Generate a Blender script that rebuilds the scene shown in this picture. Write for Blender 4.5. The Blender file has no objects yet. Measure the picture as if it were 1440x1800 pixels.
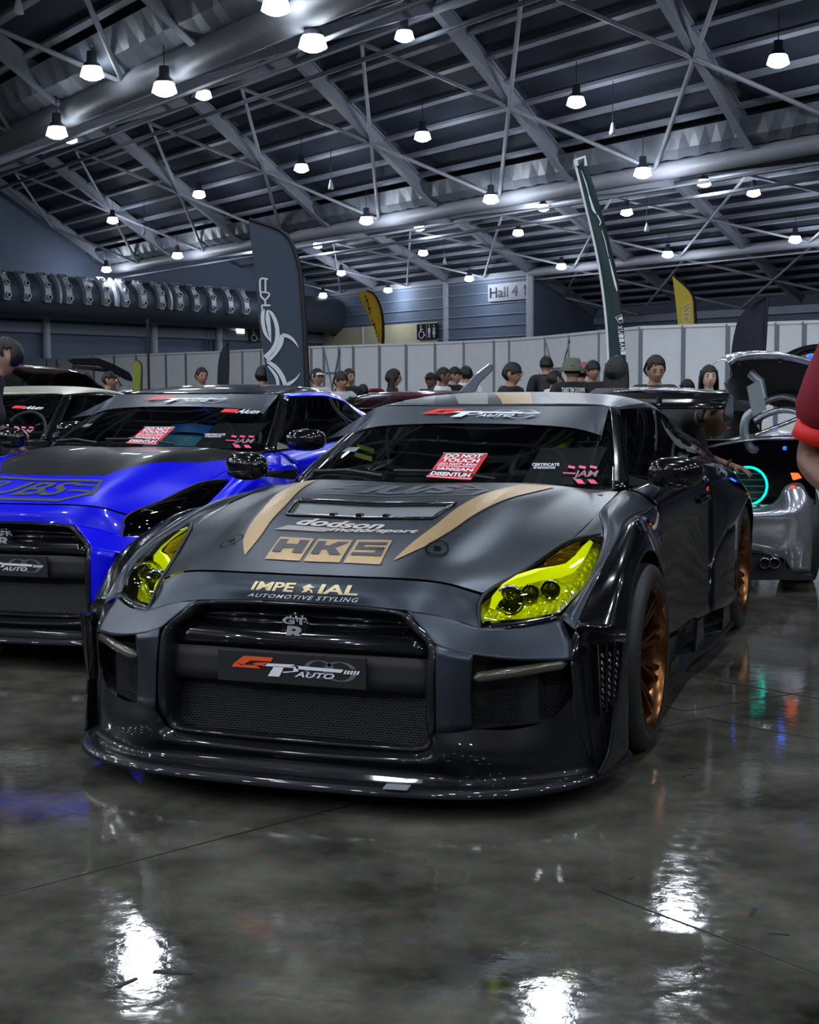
import bpy, bmesh, math, random
from mathutils import Vector, Matrix, Euler
from mathutils.bvhtree import BVHTree
random.seed(7)
sc = bpy.context.scene
COL = sc.collection
PI = math.pi
# ---------------------------------------------------------------- camera, world, exposure
CAMP = Vector((1.89406, -5.13185, 1.29635))
YAW, PITCH, ROLL, FPX = -0.3465817, 0.0850292, -0.0043354, 2562.2555
_F = Vector((math.sin(YAW)*math.cos(PITCH), math.cos(YAW)*math.cos(PITCH), -math.sin(PITCH)))
_R0 = Vector((math.cos(YAW), -math.sin(YAW), 0)); _U0 = _R0.cross(_F)
_R = _R0*math.cos(ROLL) + _U0*math.sin(ROLL); _U = _U0*math.cos(ROLL) - _R0*math.sin(ROLL)
cam_d = bpy.data.cameras.new('camera'); cam = bpy.data.objects.new('camera', cam_d); COL.objects.link(cam)
m3 = Matrix((( _R.x, _U.x, -_F.x), (_R.y, _U.y, -_F.y), (_R.z, _U.z, -_F.z)))
cam.matrix_world = Matrix.Translation(CAMP) @ m3.to_4x4()
cam_d.sensor_fit = 'HORIZONTAL'; cam_d.sensor_width = 36; cam_d.lens = FPX/1440*36
cam_d.clip_start = 0.05; cam_d.clip_end = 400
sc.camera = cam
sc.view_settings.view_transform = 'Standard'; sc.view_settings.look = 'None'
sc.view_settings.gamma = 1; sc.view_settings.use_curve_mapping = False
sc.view_settings.exposure = 0.0
W = bpy.data.worlds.new('world'); sc.world = W; W.use_nodes = True
W.node_tree.nodes['Background'].inputs[0].default_value = (0.42, 0.52, 0.78, 1)
W.node_tree.nodes['Background'].inputs[1].default_value = 0.035
LAMP_W = 170.0          # watts of one high bay lamp
LAMP_E = 14.0           # emission of its glowing lens

def ray(px, py): return _F + _R*((px-720)/FPX) + _U*((900-py)/FPX)
def at(px, py, d=None, x=None, y=None, z=None):
    q = ray(px, py)
    if x is not None: d = (x-CAMP.x)/q.x
    elif y is not None: d = (y-CAMP.y)/q.y
    elif z is not None: d = (z-CAMP.z)/q.z
    return CAMP + q*d
def atp(px, py, O, n):
    q = ray(px, py); return CAMP + q*((O-CAMP).dot(n)/q.dot(n))

# ---------------------------------------------------------------- materials
MATS = {}
def mat(name, col=(.5,.5,.5), rough=.5, metal=0, coat=0, emit=None, es=1, noise=None, bump=None, spec=.5, coatr=.03, nscale=8):
    if name in MATS: return MATS[name]
    m = bpy.data.materials.new(name); m.use_nodes = True; nt = m.node_tree; b = nt.nodes['Principled BSDF']
    b.inputs['Base Color'].default_value = (*col, 1); b.inputs['Roughness'].default_value = rough
    b.inputs['Metallic'].default_value = metal; b.inputs['Coat Weight'].default_value = coat
    b.inputs['Coat Roughness'].default_value = coatr; b.inputs['Specular IOR Level'].default_value = spec
    if emit: b.inputs['Emission Color'].default_value = (*emit, 1); b.inputs['Emission Strength'].default_value = es
    if noise or bump:
        tc = nt.nodes.new('ShaderNodeTexCoord'); no = nt.nodes.new('ShaderNodeTexNoise')
        no.inputs['Scale'].default_value = nscale; no.inputs['Detail'].default_value = 5
        nt.links.new(tc.outputs['Object'], no.inputs['Vector'])
        if noise:
            mx = nt.nodes.new('ShaderNodeMix'); mx.data_type = 'RGBA'
            mx.inputs['A'].default_value = (*[c*(1-noise) for c in col], 1); mx.inputs['B'].default_value = (*[min(1, c*(1+noise)) for c in col], 1)
            nt.links.new(no.outputs['Fac'], mx.inputs['Factor']); nt.links.new(mx.outputs['Result'], b.inputs['Base Color'])
        if bump:
            bp = nt.nodes.new('ShaderNodeBump'); bp.inputs['Strength'].default_value = bump; bp.inputs['Distance'].default_value = .01
            nt.links.new(no.outputs['Fac'], bp.inputs['Height']); nt.links.new(bp.outputs['Normal'], b.inputs['Normal'])
    MATS[name] = m; return m
def glassmat(name, tint, refl=(1,1,1), ior=1.5, rough=.02):
    if name in MATS: return MATS[name]
    m = bpy.data.materials.new(name); m.use_nodes = True; nt = m.node_tree; nt.nodes.clear()
    o = nt.nodes.new('ShaderNodeOutputMaterial'); t = nt.nodes.new('ShaderNodeBsdfTransparent'); g = nt.nodes.new('ShaderNodeBsdfGlossy')
    f = nt.nodes.new('ShaderNodeFresnel'); mx = nt.nodes.new('ShaderNodeMixShader')
    t.inputs[0].default_value = (*tint, 1); g.inputs['Color'].default_value = (*refl, 1); g.inputs['Roughness'].default_value = rough
    f.inputs['IOR'].default_value = ior
    nt.links.new(f.outputs[0], mx.inputs[0]); nt.links.new(t.outputs[0], mx.inputs[1]); nt.links.new(g.outputs[0], mx.inputs[2])
    nt.links.new(mx.outputs[0], o.inputs[0]); MATS[name] = m; return m
def meshmat(name, col, scale, metal=.3):
    """woven / honeycomb grille: procedural holes"""
    m = mat(name, col, .35, metal); nt = m.node_tree; b = nt.nodes['Principled BSDF']
    tc = nt.nodes.new('ShaderNodeTexCoord'); mp = nt.nodes.new('ShaderNodeMapping'); br = nt.nodes.new('ShaderNodeTexBrick')
    mp.inputs['Rotation'].default_value = (PI/2, 0, 0) if 'grille' in name else (0, 0, 0)
    br.inputs['Scale'].default_value = scale; br.inputs['Mortar Size'].default_value = .085 if 'hood' in name else .05; br.inputs['Mortar Smooth'].default_value = .2
    br.inputs['Brick Width'].default_value = .5; br.inputs['Row Height'].default_value = .25
    br.inputs['Color1'].default_value = (0,0,0,1); br.inputs['Color2'].default_value = (0,0,0,1); br.inputs['Mortar'].default_value = (1,1,1,1)
    nt.links.new(tc.outputs['Object'], mp.inputs[0]); nt.links.new(mp.outputs[0], br.inputs['Vector']); nt.links.new(br.outputs['Color'], b.inputs['Alpha'])
    return m

# ---------------------------------------------------------------- mesh helpers
class MB:
    def __init__(s): s.v=[]; s.f=[]; s.mi=[]; s.sm=[]
    def add(s, vs, fs, m=0, smooth=False):
        k=len(s.v); s.v += [Vector(v) for v in vs]; s.f += [tuple(i+k for i in f) for f in fs]; s.mi += [m]*len(fs); s.sm += [smooth]*len(fs); return s
    def box(s, c, d, rot=None, m=0):
        h=[x/2 for x in d]; M = rot or Matrix.Identity(3)
        vs=[Vector(c)+M@Vector((x*h[0],y*h[1],z*h[2])) for z in(-1,1) for y in(-1,1) for x in(-1,1)]
        return s.add(vs, [(0,2,3,1),(4,5,7,6),(0,1,5,4),(2,6,7,3),(0,4,6,2),(1,3,7,5)], m)
    def beam(s, a, b, w, h, up=Vector((0,0,1)), m=0):
        a=Vector(a); b=Vector(b); d=(b-a); L=d.length; d.normalize(); x=d.cross(up)
        if x.length<1e-4: x=d.cross(Vector((1,0,0)))
        x.normalize(); u=x.cross(d); M=Matrix((x,d,u)).transposed()
        return s.box((a+b)/2, (w,L,h), M, m)
    def tube(s, pts, r, n=8, m=0, caps=True):
        pts=[Vector(p) for p in pts]; rr = r if isinstance(r,(list,tuple)) else [r]*len(pts); vs=[]; ref=None
        for i,p in enumerate(pts):
            d=(pts[min(i+1,len(pts)-1)]-pts[max(i-1,0)]).normalized()
            if ref is None: ref=d.orthogonal().normalized()
            ref=(ref-d*ref.dot(d)).normalized(); y=d.cross(ref)
            vs += [p+(ref*math.cos(2*PI*k/n)+y*math.sin(2*PI*k/n))*rr[i] for k in range(n)]
        fs=[(i*n+k,i*n+(k+1)%n,(i+1)*n+(k+1)%n,(i+1)*n+k) for i in range(len(pts)-1) for k in range(n)]
        s.add(vs,fs,m,True)
        if caps: s.add(vs[:n],[tuple(range(n))[::-1]],m); s.add(vs[-n:],[tuple(range(n))],m)
        return s
    def lathe(s, prof, c, axis='z', n=24, m=0, M=None):
        vs=[]
        for r,h in prof:
            for k in range(n):
                a=2*PI*k/n; q={'z':(r*math.cos(a),r*math.sin(a),h),'x':(h,r*math.cos(a),r*math.sin(a)),'y':(r*math.cos(a),h,r*math.sin(a))}[axis]
                q=Vector(q); q = M@q if M else q; vs.append(Vector(c)+q)
        fs=[(i*n+k,i*n+(k+1)%n,(i+1)*n+(k+1)%n,(i+1)*n+k) for i in range(len(prof)-1) for k in range(n)]
        return s.add(vs,fs,m,True)
    def prism(s, poly, vec, m=0, mapf=None):
        P=[Vector(p) for p in poly]; v=Vector(vec); n=len(P)
        return s.add(P+[p+v for p in P],[tuple(range(n))[::-1],tuple(range(n,2*n))]+[(i,(i+1)%n,(i+1)%n+n,i+n) for i in range(n)],m)
    def build(s, name, mats, parent=None, loc=None, bevel=0):
        me=bpy.data.meshes.new(name); off=Vector(loc) if loc is not None else Vector((0,0,0))
        me.from_pydata([v-off for v in s.v],[],s.f)
        for m in (mats if isinstance(mats,(list,tuple)) else [mats]): me.materials.append(m)
        me.polygons.foreach_set('material_index', s.mi); me.polygons.foreach_set('use_smooth', s.sm)
        bm=bmesh.new(); bm.from_mesh(me); bmesh.ops.recalc_face_normals(bm,faces=bm.faces[:]); bm.to_mesh(me); bm.free()
        o=bpy.data.objects.new(name,me); COL.objects.link(o); o.location=off
        if parent: o.parent=parent
        if bevel:
            b=o.modifiers.new('b','BEVEL'); b.width=bevel; b.segments=2; b.limit_method='ANGLE'
        return o
def cr(P, n):
    if len(P)<3 or n==1:
        out=[]
        for a,b in zip(P[:-1],P[1:]): out += [a.lerp(b,k/n) for k in range(n)]
        return out+[P[-1]]
    out=[]; Q=[P[0]*2-P[1]]+list(P)+[P[-1]*2-P[-2]]
    for i in range(1,len(Q)-2):
        p0,p1,p2,p3=Q[i-1:i+3]
        for k in range(n):
            t=k/n; out.append(.5*((2*p1)+(p2-p0)*t+(2*p0-5*p1+4*p2-p3)*t*t+(3*p1-p0-3*p2+p3)*t**3))
    return out+[P[-1]]
def netsurf(rows, nu=4, nv=4):
    R=[cr([Vector(p) for p in r],nu) for r in rows]; cols=list(zip(*R)); C=[cr(list(c),nv) for c in cols]; return [list(r) for r in zip(*C)]
def gridmb(G, m=0):
    nr,nc=len(G),len(G[0]); mb=MB()
    mb.add([p for r in G for p in r],[(i*nc+j,i*nc+j+1,(i+1)*nc+j+1,(i+1)*nc+j) for i in range(nr-1) for j in range(nc-1)],m,True); return mb
def patch(name, rows, m, parent, nu=4, nv=4, full=False, thick=0, matf=None):
    rows=[[Vector(p) for p in r] for r in rows]
    if full: rows=[[Vector((-p.x,p.y,p.z)) for p in r[::-1][:-1 if abs(r[0].x)<1e-6 else None]]+r for r in rows]
    G=netsurf(rows,nu,nv); mb=gridmb(G); ms=m if isinstance(m,list) else [m]
    if matf: mb.mi=[matf(sum((mb.v[i] for i in f),Vector())/len(f)) for f in mb.f]
    o=mb.build(name,ms,parent)
    if thick:
        s=o.modifiers.new('s','SOLIDIFY'); s.thickness=thick; s.offset=0
    return o
def mirrored(rows): return [[(-p[0],p[1],p[2]) for p in r] for r in rows]
def both(name, rows, m, parent, **k): return patch(name,rows,m,parent,**k), patch(name,mirrored(rows),m,parent,**k)
def empty(name, loc=(0,0,0), rz=0, label=None, cat=None, group=None):
    o=bpy.data.objects.new(name,None); COL.objects.link(o); o.location=loc; o.rotation_euler=(0,0,rz); o.empty_display_size=.1
    if label: tag(o,label,cat,group)
    return o
def tag(o,label,cat,group=None):
    o['label']=label; o['category']=cat
    if group: o['group']=group
    return o
def struct(o): o['kind']='structure'; return o
def copy_tree(o, parent=None, loc=None, rz=None):
    c=o.copy(); COL.objects.link(c)
    if parent: c.parent=parent; c.matrix_parent_inverse=o.matrix_parent_inverse.copy()
    for ch in list(o.children): copy_tree(ch,c)
    if loc is not None: c.location=loc
    if rz is not None: c.rotation_euler=(0,0,rz)
    return c
_tc={}
def text2d(s, bold=0, shear=0, spacing=1, sx=1):
    """outline of a word as flat triangles scaled to the unit box: (verts2d, faces, width/height)"""
    key=(s,bold,shear,spacing,sx)
    if key in _tc: return _tc[key]
    cu=bpy.data.curves.new('t','FONT'); cu.body=s; cu.offset=bold; cu.shear=shear; cu.space_character=spacing; cu.resolution_u=3; cu.align_x='LEFT'
    o=bpy.data.objects.new('t',cu); COL.objects.link(o); dg=bpy.context.evaluated_depsgraph_get(); dg.update()
    me=bpy.data.meshes.new_from_object(o.evaluated_get(dg)); vs=[(v.co.x,v.co.y) for v in me.vertices]; fs=[tuple(p.vertices) for p in me.polygons]
    bpy.data.objects.remove(o); bpy.data.curves.remove(cu); bpy.data.meshes.remove(me)
    x0=min(v[0] for v in vs); x1=max(v[0] for v in vs); y0=min(v[1] for v in vs); y1=max(v[1] for v in vs)
    out=([((v[0]-x0)/(x1-x0),(v[1]-y0)/(y1-y0)) for v in vs],fs,(x1-x0)/(y1-y0)); _tc[key]=out; return out
def decal(name, geos, fmap, mats, parent, step=.04, M=None):
    """geos: list of (verts2d, faces, matindex) in metres-ish 2d space; cut into small pieces, then laid on the surface by fmap"""
    me=bpy.data.meshes.new(name); vs=[]; fs=[]; mi=[]
    for v,f,k in geos:
        n=len(vs); vs += [(a,b,0) for a,b in v]; fs += [tuple(i+n for i in q) for q in f]; mi += [k]*len(f)
    me.from_pydata(vs,[],fs)
    me.polygons.foreach_set('material_index',mi)
    bm=bmesh.new(); bm.from_mesh(me)
    if step:
        for ax in (0,1):
            lo=min(v.co[ax] for v in bm.verts); hi=max(v.co[ax] for v in bm.verts); n=int((hi-lo)/step)
            for k in range(1,n+1):
                co=[0,0,0]; co[ax]=lo+k*step; no=[0,0,0]; no[ax]=1
                bmesh.ops.bisect_plane(bm,geom=bm.verts[:]+bm.edges[:]+bm.faces[:],plane_co=co,plane_no=no)
    for v in bm.verts: v.co=fmap(v.co.x,v.co.y)
    bm.to_mesh(me); bm.free()
    for m in mats: me.materials.append(m)
    o=bpy.data.objects.new(name,me); COL.objects.link(o)
    if parent: o.parent=parent
    return o
def quadmap(a,b,c,d):
    """unit square (0,0)a (1,0)b (1,1)c (0,1)d"""
    a,b,c,d=[Vector(q) for q in (a,b,c,d)]
    return lambda u,v: (a*(1-u)+b*u)*(1-v)+(d*(1-u)+c*u)*v
def T(s, box, k=0, **kw):
    """text fitted in 2d box x0,y0,x1,y1"""
    v,f,_=text2d(s,**kw); x0,y0,x1,y1=box; return ([(x0+a*(x1-x0),y0+b*(y1-y0)) for a,b in v],f,k)
def Pg(pts,k=0): return ([tuple(p) for p in pts],[tuple(range(len(pts)))],k)
def band(path,w,k=0):
    """constant or tapering stroke along a 2d path"""
    n=len(path); ws=list(w) if isinstance(w,(list,tuple)) else [w]*n; L=[];Rr=[]
    if len(ws)!=n: m=len(ws)-1; ws=[ws[int(i*m/(n-1))]+(ws[min(m,int(i*m/(n-1))+1)]-ws[int(i*m/(n-1))])*((i*m/(n-1))%1) for i in range(n)]
    for i,p in enumerate(path):
        a=path[max(i-1,0)]; b=path[min(i+1,n-1)]; dx,dy=b[0]-a[0],b[1]-a[1]; q=math.hypot(dx,dy) or 1
        L.append((p[0]-dy/q*ws[i]/2,p[1]+dx/q*ws[i]/2)); Rr.append((p[0]+dy/q*ws[i]/2,p[1]-dx/q*ws[i]/2))
    return (L+Rr,[(i,i+1,n+i+1,n+i) for i in range(n-1)],k)
def circ(cx,cy,r,n=20,k=0,ry=None): return Pg([(cx+r*math.cos(2*PI*i/n),cy+(ry or r)*math.sin(2*PI*i/n)) for i in range(n)],k)
def arc2(cx,cy,r,a0,a1,w,k=0,n=14,ry=None): return band([(cx+r*math.cos(math.radians(a0+(a1-a0)*i/n)),cy+(ry or r)*math.sin(math.radians(a0+(a1-a0)*i/n))) for i in range(n+1)],w,k)
# ================================================================= THE HALL
M_deck=mat('roof_deck',(.036,.043,.066),.8,noise=.15,nscale=.7)
M_steel=mat('roof_steel',(.36,.38,.44),.6,noise=.15,nscale=3)
M_pipe=mat('pipe_steel',(.36,.37,.41),.5,noise=.1,nscale=3)
M_fold=mat('folded_closure',(.22,.24,.28),.5,noise=.3,nscale=1.5)
M_wall=mat('hall_wall_paint',(.15,.19,.27),.7,noise=.12,nscale=.6)
M_walldk=mat('hall_wall_band',(.12,.145,.20),.7,noise=.1,nscale=.6)
M_col=mat('column_paint',(.55,.58,.64),.5)
M_cream=mat('cream_wall',(.72,.66,.42),.7,noise=.08,nscale=2)
M_pan=mat('partition_panel',(.80,.81,.84),.6,noise=.06,nscale=3)
M_alu=mat('aluminium_post',(.22,.24,.28),.35,.6)
M_black=mat('black_plain',(.006,.006,.008),.5)
M_white=mat('white_plain',(.8,.8,.82),.5)
def floormat():
    m=mat('concrete_floor',(.04,.04,.035),.12,spec=.6); nt=m.node_tree; b=nt.nodes['Principled BSDF']; N=nt.nodes.new; L=nt.links.new
    tc=N('ShaderNodeTexCoord'); n1=N('ShaderNodeTexNoise'); n1.inputs['Scale'].default_value=2.2; n1.inputs['Detail'].default_value=9; n1.inputs['Roughness'].default_value=.62
    n2=N('ShaderNodeTexNoise'); n2.inputs['Scale'].default_value=22; n2.inputs['Detail'].default_value=6
    r1=N('ShaderNodeValToRGB'); r1.color_ramp.elements[0].color=(.016,.016,.012,1); r1.color_ramp.elements[1].color=(.19,.18,.145,1); r1.color_ramp.elements[0].position=.3; r1.color_ramp.elements[1].position=.74
    mx=N('ShaderNodeMix'); mx.data_type='RGBA'; mx.blend_type='MULTIPLY'; mx.inputs['Factor'].default_value=.5
    r2=N('ShaderNodeMapRange'); r2.inputs['To Min'].default_value=.03; r2.inputs['To Max'].default_value=.11; r2.inputs['From Min'].default_value=.35; r2.inputs['From Max'].default_value=.7
    bp=N('ShaderNodeBump'); bp.inputs['Strength'].default_value=.03; bp.inputs['Distance'].default_value=.02
    for n in (n1,n2): L(tc.outputs['Object'],n.inputs['Vector'])
    L(n1.outputs['Fac'],r1.inputs['Fac']); L(r1.outputs['Color'],mx.inputs['A']); L(n2.outputs['Color'],mx.inputs['B']); L(mx.outputs['Result'],b.inputs['Base Color'])
    L(n2.outputs['Fac'],r2.inputs['Value']); L(r2.outputs['Result'],b.inputs['Roughness']); L(n2.outputs['Fac'],bp.inputs['Height']); L(bp.outputs['Normal'],b.inputs['Normal'])
    return m
M_floor=floormat()
mb=MB(); mb.box((-20,40,-.1),(170,190,.2)); struct(mb.build('floor',M_floor))
joints=[((0,1575),(575,1425)),((575,1425),(760,1385)),((1040,1562),(1440,1712)),((1165,1240),(1205,1250)),((1205,1250),(1440,1212)),((1215,1188),(1440,1228)),((1165,1278),(1240,1262)),((1240,1262),(1440,1300))]
mb=MB()
for a,b in joints: mb.beam(at(*a,z=.0008),at(*b,z=.0008),.006,.0012)
struct(mb.build('trim_1',M_black))
# small scuffs and flakes on the concrete
mb=MB()
for px,py,s in [(1200,1365,.05),(1210,1350,.04),(1222,1392,.02),(1245,1330,.05),(745,1515,.015),(1105,1545,.02),(258,1447,.025),(1320,1610,.06),(1350,1640,.05),(205,1735,.06),(270,1707,.09)]:
    c=at(px,py,z=.001); a=random.random()*3; mb.beam(c,c+Vector((math.cos(a),math.sin(a),0))*s,s*.18,.001)
struct(mb.build('trim_2',mat('scuff_mark',(.01,.01,.01),.7)))

AZP=math.radians(-53.8); PV=Vector((math.sin(AZP),math.cos(AZP),0))
def slope(el,azd=13.9):
    a,e=math.radians(azd),math.radians(el); return Vector((math.sin(a)*math.cos(e),math.cos(a)*math.cos(e),math.sin(e)))
def roofbay(tagname, O, rv, s0, s1, p0, p1, nodes, rw=.34, rh=.5, br=.085, deckp=None, purl=1.5):
    """one slope of the roof: rafters, purlins, diagonal pipes and deck; p runs along the valley pipe, s up/down the slope"""
    nrm=PV.cross(rv).normalized()
    if nrm.z<0: nrm=-nrm
    G=lambda p,s,h=0: O+PV*p+rv*s+nrm*h
    mb=MB()
    for q in nodes: mb.beam(G(q,s0,-.05),G(q,s1,-.05),rw,.06,nrm); mb.beam(G(q,s0,.25),G(q,s1,.25),.07,rh,nrm); mb.beam(G(q,s0,.5),G(q,s1,.5),rw,.06,nrm)
    struct(mb.build(tagname+'_rafters',M_steel)).name='ceiling_rafters'
    mb=MB(); s=s1-.8
    while s>s0: mb.beam(G(p0,s,.5),G(p1,s,.5),.2,.16,nrm); s-=purl
    struct(mb.build('ceiling_purlins',M_steel))
    mb=MB(); sm=(s0+s1)/2
    for a,b in zip(nodes[:-1],nodes[1:]):
        c=(a+b)/2
        for e in (a,b): mb.tube([G(c,s0+.3,-.1),G(e,sm,-.1)],br,6); mb.tube([G(c,s1-.3,-.1),G(e,sm,-.1)],br,6)
    struct(mb.build('ceiling_braces',M_pipe))
    mb=MB(); mb.add([G(p0,s0,.7),G(p1,s0,.7),G(p1,s1,.7),G(p0,s1,.7)],[(0,1,2,3)]); mb.add([G(p0,s0,.8),G(p1,s0,.8),G(p1,s1,.8),G(p0,s1,.8)],[(0,1,2,3)])
    struct(mb.build('ceiling',M_deck))
    return G
def valley(O, p0, p1, r, rv, fold=True):
    mb=MB(); a=O+PV*p0; b=O+PV*p1; mb.tube([a,b],r,14)
    mb.tube([a+Vector((0,0,-.75*r-.12))+rv*.5,b+Vector((0,0,-.75*r-.12))+rv*.5],.06,6)
    struct(mb.build('ceiling_pipe',M_pipe))
    if fold:
        mb=MB(); n=int((p1-p0)/.55); top=[];mid=[];bot=[]
        for i in range(n+1):
            q=O+PV*(p0+(p1-p0)*i/n); w=.0 if i%2 else .10
            top.append(q+rv*(-1.9)+Vector((0,0,.25))); mid.append(q+rv*(-1.25-w)+Vector((0,0,-.02-w*.7))); bot.append(q+rv*(-.35-w*.6)+Vector((0,0,.12+w*.3)))
        k=n+1; mb.add(top+mid+bot,[(i,i+1,i+1+k,i+k) for i in range(n)]+[(i+k,i+1+k,i+1+2*k,i+2*k) for i in range(n)])
        struct(mb.build('ceiling_closure',M_fold))
NS=9.85
r1=slope(-24.5); r2=slope(-14.8)
O1=at(720,380,z=9.6); B1=-2.5
G1=roofbay('b1',O1,r1,-12,0,-62,46,[B1+NS*k for k in range(-6,5)])
valley(O1,-62,46,.36,r1)
O0=at(123,197,z=10.22)
G0=roofbay('b0',O0,r1,-12,0,-70,30,[NS*k for k in range(-7,4)])
valley(O0,-70,30,.45,r1)
# near slope of the first gable (from its ridge down to the nearer valley pipe)
R1=O1+r1*-12
nh=Vector((PV.y,-PV.x,0)).normalized()
if nh.y<0: nh=-nh
dn=(R1-O0).dot(nh); rb=(O0-R1); rb=rb-PV*rb.dot(PV); L1=rb.length; rb.normalize()
mb=MB()
rbA=R1+PV*-1.0
def nearslope(R, Oend, p0, p1, nodes):
    v=(Oend-R); v=v-PV*v.dot(PV); L=v.length; v.normalize(); nrm=PV.cross(v).normalized()
    if nrm.z<0: nrm=-nrm
    G=lambda p,s,h=0: R+PV*p+v*s+nrm*h
    mb=MB()
    for q in nodes: mb.beam(G(q,0,.1),G(q,L,.1),.3,.5,nrm)
    for k in range(int(L/1.6)): mb.beam(G(p0,.8+1.6*k,.45),G(p1,.8+1.6*k,.45),.2,.16,nrm)
    mb.tube([G(p0,0,-.1),G(p1,0,-.1)],.16,8); mb.tube([G(p0,.5,-.9),G(p1,.5,-.9)],.1,8)
    struct(mb.build('ceiling_near_frame',M_steel))
    mb=MB(); mb.add([G(p0,0,.7),G(p1,0,.7),G(p1,L,.7),G(p0,L,.7)],[(0,1,2,3)]); struct(mb.build('ceiling',M_deck))
nearslope(R1,O0,-62,46,[B1+NS*k for k in range(-6,5)])
O2=at(785,495,z=9.15)
nodes2=[NS*k for k in range(-7,3)]
G2=roofbay('b2',O2,r2,-10.4,0,-70,26,nodes2,br=.075)
nearslope(O2+r2*-10.4,O1,-62,30,nodes2)
nearslope(O0+r1*-12,O0+r1*-12+(O0-R1)*1.0,-70,30,[NS*k for k in range(-7,4)])
valley(O2,-70,-NS,.3,r2,fold=False)
mb=MB(); mb.beam(O2+PV*-NS,O2+PV*26,.35,.4); struct(mb.build('ceiling_beam',M_steel))
G3=roofbay('b3',O2,r2,0,10.5,-70,-NS,[NS*k for k in range(-7,0)],br=.09)
# far wall under the eave, with horizontal sheet bands
CORN=None
nP=Vector((PV.y,-PV.x,0)).normalized()
cor=atp(566,520,O2,nP); pc=(cor-O2).dot(PV)
H=lambda p,z,o=0: Vector(((O2+PV*p).x,(O2+PV*p).y,z))-nP*o*(1 if nP.y>0 else -1)
def wallquad(name,p0,p1,z0,z1,m,o=0,t=.1):
    mb=MB(); a=H(p0,z0,o);b=H(p1,z0,o);d=nP*t*(1 if nP.y>0 else -1)
    mb.add([a,b,H(p1,z1,o),H(p0,z1,o),a+d,b+d,H(p1,z1,o)+d,H(p0,z1,o)+d],[(0,1,2,3),(4,7,6,5),(0,3,7,4),(1,5,6,2),(3,2,6,7),(0,4,5,1)])
    return mb.build(name,m)
struct(wallquad('wall_back',-NS,pc,0,9.3,M_wall))
mb=MB()
zz=1.0
while zz<9: mb.beam(H(-NS,zz,.06),H(pc,zz,.06),.05,.07); zz+=.78
struct(mb.build('trim_3',mat('sheet_joint',(.30,.36,.46),.5)))
zc1=atp(650,574,O2,nP).z
struct(wallquad('trim_4',(atp(770,570,O2,nP)-O2).dot(PV),pc-.2,0,zc1,M_cream,.12))
mb=MB()
for px in (785,932):
    c=atp(px,500,O2,nP); mb.tube([(c.x,c.y,0),(c.x,c.y,9.1)],.26,12)
c=atp(640,600,O2,nP); mb.tube([(c.x,c.y,0),(c.x,c.y,zc1)],.22,10)
struct(mb.build('trim_5',M_col))
# gable wall running away under the rafter, right of the last column, and the eave wall
g0=O2+PV*-NS; g1=g0+r2*10.5
mb=MB(); mb.add([(g0.x,g0.y,0),(g1.x,g1.y,0),g1,g0],[(0,1,2,3)]); struct(mb.build('wall_gable',M_walldk))
e1=O2+PV*-70+r2*10.5
mb=MB(); mb.add([(g1.x,g1.y,0),(e1.x,e1.y,0),(e1.x,e1.y,g1.z),g1],[(0,1,2,3)]); struct(mb.build('wall_eave',M_wall))
mb=MB(); mb.beam(g1+Vector((0,0,-.3)),e1+Vector((0,0,-.3)),.5,.5); mb.beam(g1+Vector((0,0,-1.2)),e1+Vector((0,0,-1.2)),.3,.3); struct(mb.build('trim_6',M_steel))
# left wall
WL=Vector((math.sin(math.radians(13.9)),math.cos(math.radians(13.9)),0)); nL=Vector((WL.y,-WL.x,0))
cor0=Vector((cor.x,cor.y,0))
Lw=lambda s,z,o=0: cor0-WL*s+nL*o+Vector((0,0,z))
mb=MB(); mb.add([Lw(0,0),Lw(95,0),Lw(95,16),Lw(0,16)],[(0,1,2,3)]); struct(mb.build('wall_left',M_wall))
def onL(px,py,o=0): return atp(px,py,cor0+nL*o,nL)
mb=MB()
for px in (82,271,385): c=onL(px,600,.5); mb.tube([(c.x,c.y,0),(c.x,c.y,8)],.27,12)
struct(mb.build('trim_7',M_col))
zb=onL(200,590,.3).z; zb1=onL(200,572,.3).z
mb=MB(); mb.box(((Lw(0,0,.2)+Lw(95,0,.2))/2)+Vector((0,0,(zb+zb1)/2)),(.3,95,zb1-zb),Matrix.Rotation(-math.radians(13.9),3,'Z')); struct(mb.build('trim_8',mat('wall_beam',(.24,.27,.33),.6)))
mb=MB()
for px in (362,370,378): c=onL(px,600,.3); mb.tube([(c.x,c.y,0),(c.x,c.y,8)],.09,8)
struct(mb.build('trim_9',M_walldk))
# front (behind the camera) wall keeps the hall closed on that side
mb=MB(); mb.add([(-70,-30,0),(70,-30,0),(70,-30,16),(-70,-30,16)],[(0,1,2,3)]); struct(mb.build('wall_front',M_walldk))

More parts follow.
